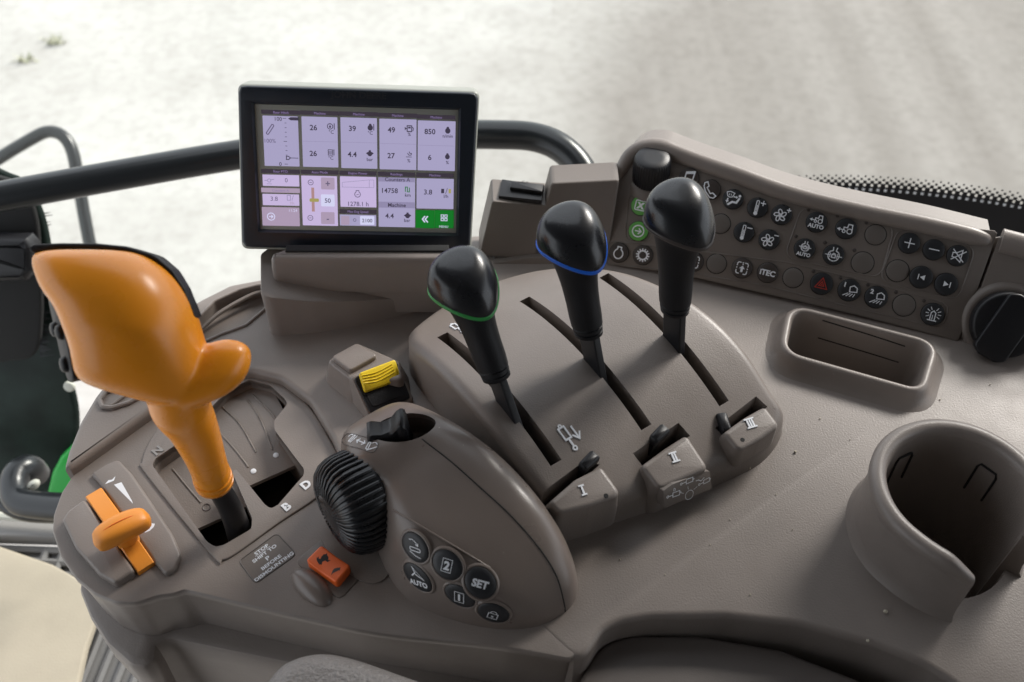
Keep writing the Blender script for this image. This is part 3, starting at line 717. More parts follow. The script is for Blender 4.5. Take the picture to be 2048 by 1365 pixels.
# thumb rocker well
def hfr(px, py, up=None, tree=None):
    p, n = hit(tree or HB, px, py); a = ray(px + 4, py); ex = a.normalized() - n * a.normalized().dot(n)
    ex = (D(px + 4, py, 1) - D(px, py, 1)); return Fr(p, ex, n)
wc = hit(HB, 806, 853); wfr = Fr(wc[0], Vector((1, .12, 0)), (Vector((0, 0, 1)) + (-EQ) * .10 + ES * -.05).normalized())
cut(hs_, [cutter(slab(ell(.0185, .0105, 48), wfr, -.020, .03, .0001, 1))])
obj('rocker_well', loft([[wfr.P(x, y, z) for x, y in ell(.0185 + o1, .0105 + o1, 48)] for o1, z in [(.0003, -.006), (-.0001, -.007), (-.002, -.0185), (-.005, -.020)]], cap0=False), 'taupe_dark', hump, 40)
rk = []
for k in range(21):
    f = k / 20; x = -.0205 + .023 * f; zt = float(np.interp(f, [0, .12, .35, .6, .8, .92, 1], [.0015, .0030, .0012, .0030, .0085, .0100, .0075]))
    yw = .0072 - .0012 * math.sin(math.pi * f)
    rk.append([wfr.P(x, y, z) for y, z in [(-yw, -.018 if f > .3 else zt - .0035), (-yw, zt - .0018), (-yw * .75, zt), (0, zt - .0006), (yw * .75, zt), (yw, zt - .0018), (yw, -.018 if f > .3 else zt - .0035)]])
obj('thumb_rocker', loft(rk), 'black_satin', hump, 50)
# split line of the shell and its raised edge
HB2 = bvh(hs_)
def draped(pts, off=0.0, n=40):
    o_ = []
    for p in catmull(pts, n):
        r = hit(HB2, *p)
        if r: o_.append(r[0] + r[1] * off)
    return o_
obj('seam', tube(draped([(838, 874), (900, 922), (960, 975), (1020, 1030), (1075, 1092), (1112, 1150), (1128, 1205), (1131, 1228)], -.0001, 60), .00045, 6), 'void', hump)
obj('moulded_rib', tube(draped([(786, 1020), (840, 1052), (900, 1088), (950, 1118), (980, 1136)], 0, 40), .0006, 6), 'taupe_smooth', hump)
# wheel dial
dc = SQ(-303, 112, .0205); dax = (-EQ + Vector((0, 0, .06))).normalized(); df = Fr(dc, ES, dax)
dial = obj('wheel', loft([[df.P(r * math.cos(2 * math.pi * k / 96), r * math.sin(2 * math.pi * k / 96), z) for k in range(96)] for r, z in [(.026, -.008), (.0285, 0), (.0288, .008), (.0285, .013), (.0272, .0175), (.0245, .0212), (.020, .0238), (.013, .0256), (.005, .0262)]]), 'black_gloss', hump, 60)
for k in range(44):
    a = 2 * math.pi * k / 44; pts = []
    for r, z in [(.0284, -.001), (.0291, .004), (.0291, .010), (.0287, .0135), (.0273, .0180), (.0246, .0217), (.0200, .0243), (.0130, .0259)]: pts.append(df.P(r * math.cos(a), r * math.sin(a), z))
    obj('rib', tube(pts, [.0011, .0012, .0012, .0012, .0011, .0009, .0007, .0003], 6), 'black_gloss', dial, 60)
obj('dial_well', loft([[Vector((*p, z)) for p in ell(.034, .016, 48, math.atan2(ES.y, ES.x), *sq2(-300, 96))] for z in (LZ - .001, LZ + .0012)]), 'taupe', hump)
# buttons on the hump
def hump_button(px, py, ru, rv, icon, isz=1.0):
    p, n = hit(HB2, px, py); fr = Fr(p, ES + Vector((0, 0, -.12)), n)
    col = loft([[fr.P(x, y, z) for x, y in ell(ru + o1, rv + o1, 40)] for o1, z in [(.0016, -.0006), (.0009, .0001), (.0004, .0003), (-.0001, .0001), (-.0004, -.002)]], cap0=False, cap1=False)
    b_ = obj('button', loft([[fr.P(x, y, z) for x, y in ell(ru * f, rv * f, 40)] for f, z in [(.97, -.002), (.97, .0001), (.93, .0005), (.6, .0008), (.05, .0009)]]), 'btn_black', hump, 50)
    obj('collar', col, 'taupe_smooth', b_, 60)
    # icons read upright for the operator: use the photograph's right direction on the surface
    a = hit(HB2, px + 14, py + 4); exd = (a[0] - p) if a else ES
    f2 = Fr(p + n * .0009, exd, n)
    ink('icon', icon, f2, min(ru, rv) * .62 * isz, 'print_white', b_, .0004)
I = Ink().line([(-.7, .9), (-.3, .95), (.2, .7), (.45, .35)], .09); I.line([(.15, .45), (.48, .3), (.5, .68)], .09); I.line(rpoly([(-.6, .1), (.8, .0), (.85, -.35), (-.5, -.3)], .18, 4), .1, True); I.line([(-.55, -.45), (.2, -.85), (.95, -1.0)], .07)
hump_button(831, 1095, .0094, .0079, I)
I = Ink().line([(-.55, .25), (.0, .75), (-.25, 1.4), (1.0, .1), (-.0, .55)], .16); I.text('AUTO', .1, -.55, .86, .035)
hump_button(836, 1155, .0103, .0086, I)
sq_ = [(-.55, -.75), (.55, -.75), (.55, .75), (-.55, .75)]
hump_button(895, 1130, .0092, .0077, Ink().line(sq_, .07, True).text('2', 0, 0, 1.35, .06))
hump_button(920, 1192, .0092, .0077, Ink().line(sq_, .07, True).text('1', 0, 0, 1.35, .06))
hump_button(961, 1166, .0094, .0079, Ink().text('SET', 0, -.05, 1.15, .05))
I = Ink().line([(-.55, -.7), (.55, -.7), (.55, .15), (-.55, .15)], .09, True); I.arc(0, .15, .38, 0, 180, .09); I.text('x', 0, -.3, .5, .02)
hump_button(987, 1226, .0090, .0076, I)
# label on the hood
p, n = hit(HB2, 722, 884); a = hit(HB2, 742, 893); fr = Fr(p + n * .0001, a[0] - p, n)
lab = draped([(684, 880), (696, 868), (724, 873), (752, 884), (756, 890), (746, 905), (720, 898), (690, 890), (684, 882)], .0001, 60)
obj('label_border', tube(lab, .0003, 5), 'taupe_dark', hump)
def hb(u, v, h):
    q = fr.P(u, v, .02); r = HB2.ray_cast(q, -fr.n)
    return (r[0] + r[1] * h) if r[0] else q
I = Ink().line([(-.6, .0), (.6, .0)], .14).line([(-.3, .3), (-.62, 0), (-.3, -.3)], .14).line([(.3, .3), (.62, 0), (.3, -.3)], .14)
I.line(rpoly([(1.0, .35), (1.25, .35), (1.45, -.5), (1.15, -.5)], .1, 3), .13, True); I.line([(1.35, -.62), (2.2, .3)], .13); I.arc(1.75, .25, .35, 40, 160, .12)
I.line([(-1.0, .5), (-1.4, -.5)], .13); I.line(rpoly([(-1.5, .5), (-1.3, .4), (-1.55, -.4), (-1.8, -.35)], .08, 3), .13, True); I.arc(-1.9, .1, .35, 60, 180, .12)
ink('icon', I, fr, .0052, 'print_white', hump, .0002, bend=hb)
# ================================================================== BUTTON PANEL
EPS = math.radians(43)
pn = Vector((-.31 * math.cos(EPS), -.951 * math.cos(EPS), math.sin(EPS)))
PF = Fr(U(1560, 602, .001), (.951, -.31, 0), pn)
panel = thing('button_panel', 'slanted taupe panel full of round icon buttons', 'button panel', U(1560, 620))
face_px = [(1190, 528), (1320, 543), (1400, 558), (1477, 576), (1600, 604), (1710, 630), (1820, 658), (1917, 684), (1960, 566), (1997, 462), (1900, 452), (1740, 420), (1640, 398), (1560, 376), (1470, 346), (1400, 322), (1345, 304), (1310, 296), (1280, 302), (1256, 322), (1240, 344), (1228, 362), (1206, 432)]
pface = obj('panel_face', slab(resample(rpoly(px2(PF, face_px), .002, 3), 260, True), PF, -.035, 0, .001, 2), 'taupe_panel', panel, 30)
pf2 = [(1230, 356), (1244, 336), (1258, 314), (1276, 300), (1300, 294), (1326, 296), (1352, 306), (1400, 324), (1470, 348), (1560, 381), (1640, 404), (1740, 427), (1860, 452), (1985, 483)]
path = [PF.P(*PF.uv(*p), -.001) for p in pf2]; path = [Vector(p) for p in catmull([tuple(p) for p in path], 90)]
R = []
for i, p in enumerate(path):
    f = i / 89; t_ = (path[min(i + 1, 89)] - path[max(i - 1, 0)]).normalized(); side = PF.n.cross(t_)
    grow = min(1, f / .12) ** .6; a = .0036 + .0028 * grow; b_ = .0035 + .0018 * grow
    if f > .95: k = (1 - f) / .05; a *= .35 + .65 * math.sqrt(max(0, k)); b_ *= .2 + .8 * math.sqrt(max(0, k))
    row = []
    for k in range(20):
        th = 2 * math.pi * k / 20; row.append(p + side * (a * math.cos(th)) + PF.n * (b_ * math.sin(th)))
    R.append(row)
obj('top_ridge', loft(R), 'taupe', panel, 60)
R = []
for i, p in enumerate(path):    # back shell falling away behind the ridge
    R.append([p + PF.n * -.004 + Vector((0, 0, .002)), p + Vector((.10, .35, -.02)).normalized() * .03 + Vector((0, 0, -.004)), p + Vector((.10, .35, -.02)).normalized() * .036 + Vector((0, 0, -.02)), p + Vector((.3, .95, 0)) * .036 + Vector((0, 0, -.07))])
obj('back_shell', loft(R, closed=False, cap0=False, cap1=False), 'taupe', panel, 50)
# raised border lines round the groups of buttons
def border(pts, r_, name='border_rib'):
    q = rpoly(px2(PF, pts), r_, 8); obj(name, ctube(resample([PF.P(*a, .0001) for a in q], 120, True), .0005, 6), 'taupe_panel', panel)
def cr(x, y): return (1180 + .4238 * x, 270 + .4238 * y)
border([cr(*p) for p in [(1000, 338), (1440, 432), (1368, 676), (915, 580)]], .008)
border([cr(*p) for p in [(1458, 436), (1822, 528), (1738, 782), (1362, 690)]], .008)
border([cr(*p) for p in [(84, 500), (480, 545), (920, 600), (1300, 690), (1700, 800), (1660, 915), (1240, 815), (840, 715), (400, 640), (70, 612)]], .006)
border([cr(*p) for p in [(185, 275), (300, 275), (290, 505), (165, 500)]], .006)
BR = .00735
ICON = {}
def I_(name): ICON[name] = Ink(); return ICON[name]
k = I_('music'); k.line([(-.45, -.5), (-.35, .55), (.5, .75), (.4, -.35)], .14); k.disc(-.62, -.5, .2); k.disc(.22, -.38, .2); k.line([(-.36, .4), (.48, .6)], .14)
k = I_('phone'); k.line([(-.72, .55), (-.45, .72), (-.22, .3), (-.38, .12), (.1, -.42), (.32, -.3), (.7, -.55), (.5, -.82), (.1, -.8), (-.45, -.3), (-.72, .2)], .12, True)
k = I_('air'); k.line([(-.75, .6), (-.4, .72), (.05, .6), (-.1, .2), (-.35, .12), (-.6, .2)], .09, True); k.line([(-.45, .5), (-.48, .3)], .07); k.line([(-.28, .5), (-.26, .3)], .07); k.disc(.62, .42, .14); k.fill([(.02, .3), (.3, .3), (.3, .18), (.02, .18)]); k.fill([(.28, .4), (.48, .24), (.28, .08)])
k.fill([(.75, .2), (.55, .22), (.35, -.2), (-.05, -.2), (-.5, -.62), (-.35, -.75), (.05, -.4), (.5, -.42)]); k.fill([(-.6, .0), (-.45, .0), (-.45, -.25), (-.35, -.25), (-.55, -.5), (-.72, -.25), (-.6, -.25)])
def therm(k, plus):
    k.line(rpoly([(-.2, -.5), (.05, -.5), (.05, .7), (-.2, .7)], .1, 4), .09, True); k.disc(-.08, -.62, .2); k.fill([(-.12, -.5), (-.03, -.5), (-.03, .25), (-.12, .25)]); k.line([(.2, .52), (.75, .52)], .1)
    if plus: k.line([(.48, .25), (.48, .8)], .1)
therm(I_('warmer'), True); therm(I_('cooler'), False)
def fan(k, plus):
    for j in range(5):
        a = math.radians(90 + 72 * j + 10); cx, cy = -.12 + .38 * math.cos(a), -.12 + .38 * math.sin(a); k.line(ell(.26, .17, 14, a + .4, cx, cy), .1, True)
    k.disc(-.12, -.12, .09); k.line([(.4, .55), (.85, .55)], .1)
    if plus: k.line([(.62, .32), (.62, .78)], .1)
fan(I_('fan_up'), True); fan(I_('fan_down'), False)
k = I_('cross_box'); k.line(rpoly([(-.55, -.5), (.55, -.5), (.55, .5), (-.55, .5)], .14, 4), .12, True); k.text('X', 0, 0, .85, .06)
k = I_('arrow_ring'); k.ring(0, 0, .6, .13, 28); k.line([(-.35, 0), (.25, 0)], .13); k.line([(.02, .3), (.32, 0), (.02, -.3)], .13)
k = I_('engine'); k.line([(-.2, .62), (.2, .62), (.2, .38)] + [(.48 * math.cos(math.radians(a)), -.12 + .52 * math.sin(math.radians(a))) for a in range(60, -241, -20)] + [(-.2, .38)], .13, True)
k = I_('gear'); k.ring(0, 0, .46, .16, 28)
for j in range(14):
    a = 2 * math.pi * j / 14; k.line([(.52 * math.cos(a), .52 * math.sin(a)), (.72 * math.cos(a), .72 * math.sin(a))], .14)
k = I_('frame_arrow')
for seg in [[(-.55, .2), (-.55, .45), (-.45, .58), (-.2, .58)], [(.2, .58), (.45, .58), (.55, .45), (.55, .2)], [(.55, -.2), (.55, -.45), (.45, -.58), (.2, -.58)], [(-.2, -.58), (-.45, -.58), (-.55, -.45), (-.55, -.2)], [(-.08, .58), (.08, .58)], [(-.55, .08), (-.55, -.08)], [(.55, .08), (.55, -.08)]]: k.line(seg, .1)
k.fill([(-.12, -.4), (.12, -.4), (.12, -.05), (.3, -.05), (0, .28), (-.3, -.05), (-.12, -.05)]); k.disc(.02, .42, .07)
k = I_('itec'); k.text('iTEC', 0, 0, .78, .03)
k = I_('hazard'); k.line([(-.6, -.45), (.6, -.45), (0, .6)], .08, True); k.line([(-.25, -.22), (.25, -.22), (0, .22)], .08, True); k.disc(0, -.08, .06)
def lamp(k, n):
    k.text(n, -.55, .5, .62, .03); k.line([(.0, .35), (.35, .55), (.7, .35), (.75, -.05), (.05, -.15)], .1, True)
    for j in range(4): k.line([(-.05 + j * .22, -.28), (-.05 + j * .22 - (.5 - j * .12), -.62)], .08)
lamp(I_('lamp_one'), '1'); lamp(I_('lamp_two'), '2')
k = I_('beacon'); k.line([(-.22, -.6), (-.22, .15), (0, .35), (.22, .15), (.22, -.6)], .1); k.line([(-.45, -.62), (.45, -.62)], .1); k.line([(-.02, -.55), (-.02, -.05)], .07)
for a in (150, 180, 210, 30, 0, -30, 120, 60): k.line([(.42 * math.cos(math.radians(a)), .05 + .42 * math.sin(math.radians(a))), (.75 * math.cos(math.radians(a)), .05 + .75 * math.sin(math.radians(a)))], .07)
def tractor(k, dy, s):
    f = lambda x, y: (x * s, y * s + dy)
    k.line([f(-.25, -.15), f(-.25, .12), f(.1, .12), f(.15, .5), f(.55, .5), f(.62, -.05)], .09 * s + .02); k.ring(*f(.38, -.22), .26 * s, .09, 18); k.ring(*f(-.2, -.3), .15 * s, .08, 14); k.line([f(-.35, -.15), f(-.85, -.15)], .09); k.fill([f(-.62, .05), f(-.62, -.35), f(-.95, -.15)])
k = I_('tractor_auto'); tractor(k, .3, .8); k.text('AUTO', 0, -.42, .56, .02)
k = I_('tractor'); tractor(k, -.02, .95)
def diff(k, dy, s):
    f = lambda x, y: (x * s, y * s + dy)
    k.arc(*f(0, -.1), .55 * s, 130, 250, .1); k.arc(*f(0, -.1), .55 * s, -70, 50, .1); k.line([f(-.2, .75), f(-.15, .4), f(-.35, .3)], .1); k.line([f(.2, .75), f(.15, .4), f(.35, .3)], .1); k.line([f(-.85, -.1), f(-.3, -.1)], .08); k.line([f(.3, -.1), f(.85, -.1)], .08)
    k.arc(*f(0, -.1), .55 * s, 255, 285, .1); k.line([f(-.18, -.3), f(.18, -.3), f(.18, 0), f(-.18, 0)], .1, True); k.arc(*f(0, .0), .13 * s, 0, 180, .08)
    k.line([f(-.36, .15), f(-.36, -.35)], .07); k.line([f(.36, .15), f(.36, -.35)], .07)
k = I_('diff_auto'); diff(k, .22, .72); k.text('AUTO', 0, -.58, .5, .02)
k = I_('diff'); diff(k, 0, 1.0)
k = I_('plus'); k.line([(-.5, 0), (.5, 0)], .1); k.line([(0, -.5), (0, .5)], .1)
k = I_('minus'); k.line([(-.5, 0), (.5, 0)], .1)
k = I_('mute'); k.line([(-.55, -.22), (-.25, -.22), (.3, -.6), (.3, .6), (-.25, .22), (-.55, .22)], .09, True); k.line([(-.6, .55), (.6, -.55)], .1); k.line([(-.6, -.5), (.65, .55)], .1)
k = I_('previous'); k.line([(-.32, -.28), (-.32, .28)], .09); k.fill([(-.18, 0), (.3, .27), (.3, -.27)])
k = I_('next'); k.line([(.32, -.28), (.32, .28)], .09); k.fill([(.18, 0), (-.3, -.27), (-.3, .27)])
BT = [('music', 1378, 357, 'b'), ('phone', 1421, 380, 'b'), ('air', 1466, 399, 'k'), ('warmer', 1515, 416, 'k'), ('fan_up', 1563, 430, 'k'), ('cross_box', 1282, 412, 'g'), ('arrow_ring', 1277, 463, 'g'),
      (None, 1441, 448, 't'), ('cooler', 1488, 465, 'k'), ('fan_down', 1538, 480, 'k'), ('engine', 1238, 506, 'b'), ('gear', 1286, 511, 'b'), (None, 1336, 517, 't'), ('frame_arrow', 1387, 524, 'b'), (None, 1433, 528, 't'),
      ('frame_arrow', 1484, 537, 'b'), ('itec', 1535, 546, 'b'), (None, 1586, 556, 't'), ('hazard', 1643, 568, 'k'), ('lamp_one', 1698, 581, 'k'), ('lamp_two', 1752, 595, 'k'), (None, 1808, 611, 't'), ('beacon', 1865, 629, 'k'),
      ('tractor_auto', 1633, 445, 'k'), ('tractor', 1692, 458, 'k'), (None, 1751, 470, 't'), ('diff_auto', 1609, 498, 'k'), ('diff', 1667, 510, 'k'), (None, 1725, 526, 't'),
      ('plus', 1818, 487, 'k'), ('minus', 1867, 500, 'k'), ('mute', 1915, 512, 'k'), (None, 1795, 542, 't'), ('previous', 1842, 555, 'k'), ('next', 1892, 569, 'k')]
for ic, x, y, kind in BT:
    u, v = PF.uv(x, y); fr = PF.at(u, v, 0, math.radians(-1)); r = BR * (1.04 if y > 520 and x > 1600 else .97)
    hgt = .0006 if kind == 't' else .0022
    m_ = {'b': 'btn_brown', 'k': 'btn_black', 'g': 'green', 't': 'btn_blank'}[kind]
    b_ = obj('button', loft([[fr.P(*q, z) for q in circ(r * f, 36)] for f, z in [(.98, -.003), (.98, hgt - .0007), (.955, hgt - .0002), (.91, hgt), (.5, hgt + .0002), (.03, hgt + .0003)]]), m_, panel, 50)
    obj('button_gap', slab(circ(r * 1.03, 36), fr, -.003, .00025, .0001, 1), 'void', b_)
    if ic: ink('icon', ICON[ic], fr, BR * .93, 'print_red' if ic == 'hazard' else 'print_white', b_, hgt + .0004)
    if kind == 'k' and (x < 1580 or False): obj('notch', slab([(-.0008, r * .86), (.0008, r * .86), (.0008, r * .99), (-.0008, r * .99)], fr, 0, hgt + .0001, .0001, 1), 'void', b_)
for x, y in [(1617, 420), (1675, 432), (1733, 446), (1592, 473), (1650, 486), (1709, 501), (1627, 543), (1681, 556), (1736, 570), (1792, 585), (1848, 602)]:
    u, v = PF.uv(x, y); obj('indicator_lens', loft([[PF.P(*q, z) for q in circ(r, 14, u, v)] for r, z in [(.0013, -.001), (.0013, .0001), (.0009, .0005), (.0002, .0006)]]), 'btn_brown', panel, 60)
# rotary knob
kz = PF.P(*PF.uv(1303, 352)); kf = Fr(kz + Vector((0, .002, -.003)), (1, 0, 0), (-.03, -.06, 1))
kn = thing('rotary_knob', 'black knurled rotary knob at the upper left corner of the panel', 'knob', kz)
N = 160
obj('knob_body', loft([[kf.P(rr * math.cos(2 * math.pi * k / N), rr * math.sin(2 * math.pi * k / N), z) for k in range(N) for rr in [r + (kn_ * (1 if k % 4 < 2 else -1))]] for r, z, kn_ in [(.0130, -.006, .0), (.0134, .0, .0003), (.0131, .0160, .0003), (.0125, .0180, .0002), (.0116, .0190, 0), (.006, .0192, 0), (.0003, .0192, 0)]]), 'black_satin', kn, 50)
obj('knob_skirt', loft([[kf.P(*q, z) for q in circ(r, 48)] for r, z in [(.0175, -.008), (.0160, -.0035), (.0140, -.0015), (.0128, -.0012)]], cap0=False), 'taupe_panel', kn, 60)
# ---------- panel end piece with power socket
ep = thing('panel_end_piece', 'plain grey end section of the panel at the right picture edge', 'panel end', U(2050, 730))
obj('end_face', slab(resample(rpoly(px2(PF, [(2001, 470), (2100, 492), (2340, 560), (2340, 900), (1985, 775), (1912, 728), (1962, 575)]), .002, 3), 120, True), PF, -.035, -.0005, .001, 2), 'taupe_panel', ep)
R = []
for i in range(24):
    f = i / 23; p = PF.P(*PF.uv(2003 + 300 * f, 482 + 78 * f), -.002); R.append([p + PF.ey * (.0085 * math.cos(2 * math.pi * k / 18)) + PF.n * (.005 * math.sin(2 * math.pi * k / 18)) for k in range(18)])
obj('end_ridge', loft(R), 'taupe', ep, 60)
so = thing('power_socket', 'black capped power socket with pull tab at right', 'socket', U(2010, 700))
sf = Fr(PF.P(*PF.uv(2008, 648)), (.951, -.31, 0), (pn + Vector((0, 0, -.1))).normalized())
obj('socket_collar', loft([[sf.P(*q, z) for q in circ(r, 56)] for r, z in [(.029, -.004), (.0262, .0012), (.0235, .0022), (.021, .001)]], cap0=False), 'taupe_panel', so, 60)
obj('socket_base', cyl(sf, .0222, -.004, .011, .0025, 56), 'black_satin', so)
ca = .32
cap_out = rpoly([(-.0115, -.0215), (-.006, -.0250), (.006, -.0250), (.0115, -.0215), (.0115, .0185), (.006, .0215), (-.006, .0215), (-.0115, .0185)], .003, 4)
sfc = sf.at(0, 0, 0, -ca)
obj('cap_cover', slab(resample(cap_out, 80, True), sfc, .008, .0145, .0015, 3), 'black_satin', so)
obj('pull_tab', slab(rpoly([(.003, .018), (.0125, .018), (.012, .029), (.004, .029)], .002), sfc, .010, .015, .0012, 3), 'black_satin', so)
# ---------- blocks left of the panel, with the USB cover
def prismv(out2, fr, vec, bev=.0015, seg=3, mat='taupe_panel', name='block', parent=None):
    out2 = ccw(resample(out2, 100, True)); R = [[fr.P(*p) + Vector(vec) for p in out2], [fr.P(*p, -bev) for p in out2]]
    for k in range(1, seg + 1):
        a = math.pi / 2 * k / seg; R.append([fr.P(*p, -bev + bev * math.sin(a)) for p in inset(out2, bev * (1 - math.cos(a)))])
    return obj(name, loft(R), mat, parent, 40)
sb = thing('side_block', 'stepped taupe block between the display and the button panel', 'panel block', U(1090, 530))
LFm = Fr(U(1100, 521, 0), (1, .0, 0), (0, -math.cos(math.radians(24)), math.sin(math.radians(24))))
prismv(rpoly(px2(LFm, [(1102, 366), (1240, 359), (1214, 524), (1060, 524)]), .002), LFm, (0, .021, -.001), .002, 4, 'taupe_panel', 'tall_block', sb)
prismv(rpoly(px2(LFm, [(984, 402), (1100, 411), (1120, 522), (958, 512)]), .0015), LFm, (-.001, .024, .0005), .0012, 3, 'taupe_panel', 'usb_block', sb)
LF2 = Fr(LFm.o + Vector((0, -.004, 0)), LFm.ex, LFm.n)
prismv(rpoly(px2(LF2, [(985, 527), (1050, 516), (1215, 508), (1222, 548), (1000, 552), (975, 545)]), .001), LF2, (0, .02, 0), .001, 3, 'taupe_panel', 'base_ledge', sb)
uz = U(1040, 386, 0)
pa = LFm.P(*LFm.uv(1040, 405)); uf = Fr(pa + Vector((0, .004, .0012)), (1, 0, 0), (0, .0, 1))
us = thing('usb_cover', 'black rubber port cover on the small block beside the display', 'port cover', pa)
def upx(x, y): return uf.uv(x, y)
obj('cover_plate', slab(rpoly([upx(*p) for p in [(1004, 361), (1088, 374), (1083, 404), (997, 395)]], .0008), uf, -.002, .0012, .0004), 'black_satin', us)
obj('cover_lid', slab(rpoly([upx(*p) for p in [(1022, 371), (1088, 378), (1084, 393), (1020, 384)]], .0006), uf, .0008, .0042, .0006), 'black_satin', us)
u, v = upx(1046, 374); ink('port_symbol', Ink().line([(-1, 0), (1, 0)], .16).line([(-.4, 0), (0, .4), (.4, .4)], .14).line([(-.1, 0), (.3, -.4), (.6, -.4)], .14).disc(-1, 0, .25).fill([(.8, .25), (1.3, 0), (.8, -.25)]), uf.at(u, v, .0042), .0032, 'print_dark', us, .0001)
# ================================================================== DISPLAY
sD = .78
dBL = Vector((-.23448 * sD, .62808 * sD, .5 - .57956 * sD)); dex = Vector((.19833, .00934, -.01339)).normalized(); dey = Vector((.00944, .06691, .12231)).normalized()
DF = Fr(dBL, dex, dex.cross(dey)); 
disp = thing('touch_display', 'black framed touch display showing machine readings', 'display', dBL + dex * .0775)
def rq(pts, r): return rpoly(px2(DF, pts), r, 6)
fr_out = rq([(474, 168), (960, 183), (942, 508), (482, 500)], .005)
obj('rear_frame', slab(fr_out, DF, -.026, -.0005, .0025, 4), 'frame_grey', disp)
bz = px2(DF, [(477, 171), (957, 186), (939, 503), (485, 494)])
b_out = rpoly(bz, .0045, 6); scr = px2(DF, [(519, 213), (914, 223), (909, 464), (517, 456)])
xs = [p[0] for p in scr]; ys = [p[1] for p in scr]; sx0, sx1 = (xs[0] + xs[3]) / 2, (xs[1] + xs[2]) / 2; sy0, sy1 = (ys[2] + ys[3]) / 2, (ys[0] + ys[1]) / 2
bez = obj('bezel', slab(resample(b_out, 120, True), DF, -.004, .0022, .0018, 4), 'bezel', disp)
def rect(a, b_, c, d): return [(a, b_), (c, b_), (c, d), (a, d)]
g_ = .004
cut(bez, [cutter(loft([[DF.P(*p, z) for p in rect(sx0 - o1, sy0 - o1, sx1 + o1, sy1 + o1)] for o1, z in [(0, -.0022), (.0035, .004)]]))])
screen = obj('screen', slab(rect(sx0 - .0005, sy0 - .0005, sx1 + .0005, sy1 + .0005), DF, -.004, -.0006, .0001, 1), 'lcd_gap', disp)
cx_, cy_ = DF.uv(717, 190)
ink('embossed_name', Ink().text('JOHN DEERE', 0, 0, 1.0, .03, sx=1.1), DF.at(cx_, cy_), .0056, 'print_faint', bez, .0022, thick=.0002)
def cp(x, y): return DF.uv(510 + .2051 * x, 210 + .2051 * y, -.0004)
CS = (cp(1000, 600)[0] - cp(900, 600)[0]) / 100
def tile(x0, y0, x1, y1, mat, r=.0003, h=0.0):
    (u0, v0), (u1, v1) = cp(x0, y0), cp(x1, y1)
    return obj('tile', slab(rpoly(rect(min(u0, u1), min(v0, v1), max(u0, u1), max(v0, v1)), r, 3), DF, -.0007, -.0004 + h, .00005, 1), mat, disp)
def put_ink(k, x, y, mat, parent, h=-.00034): u, v = cp(x, y); return ink('readout', k, DF.at(u, v), CS, mat, parent, h)
def label_(txt, x, y, size, mat, parent, bold=0): return put_ink(Ink().text(txt, 0, 0, size, bold * size), x, y, mat, parent)
top = [(72, 105, 435, 603), (452, 113, 813, 612), (832, 122, 1193, 625), (1212, 135, 1573, 637), (1588, 152, 1948, 647)]
TT = [tile(*t, 'lcd_pale') for t in top]
for (x0, y0, x1, y1), txt in zip(top, ['Rear Hitch', 'Machine', 'Machine', 'Machine', 'Machine']):
    h_ = tile(x0 - 12, y0 - 58, x1 + 6, y0 - 6, 'lcd_head'); label_(txt, (x0 + x1) / 2, y0 - 30, 34, 'lcd_headtext', h_)
# column 1
t1 = TT[0]
label_('100', 228, 137, 52, 'lcd_ink', t1, .01); label_('0', 248, 577, 52, 'lcd_ink', t1, .01); label_('100%', 148, 350, 54, 'lcd_soft', t1)
k = Ink()
for j in range(11): k.line([(280 - 300 + (0 if j % 5 == 0 else 15), -(137 + j * 44 - 350)), (312 - 300, -(137 + j * 44 - 350))], 5)
k.fill([(30, 211), (55, 226), (128, 226), (128, 196), (55, 196)]); k.line([(0, -150), (20, -150), (40, -166), (20, -182), (0, -182)], 8, True); k.line([(40, -166), (115, -166)], 6)
put_ink(k, 300, 350, 'lcd_ink', t1)
put_ink(Ink().line(rpoly([(-40, -38), (-22, -52), (40, 38), (22, 52)], 14, 4), 9, True), 147, 240, 'lcd_soft', t1)
def eng(k, s=1.0, x=0, y=0): k.fill([(x + 26 * s * math.cos(math.radians(a)), y - 4 * s + 28 * s * math.sin(math.radians(a))) for a in range(60, -241, -25)] + [(x - 10 * s, y + 34 * s), (x + 10 * s, y + 34 * s)])
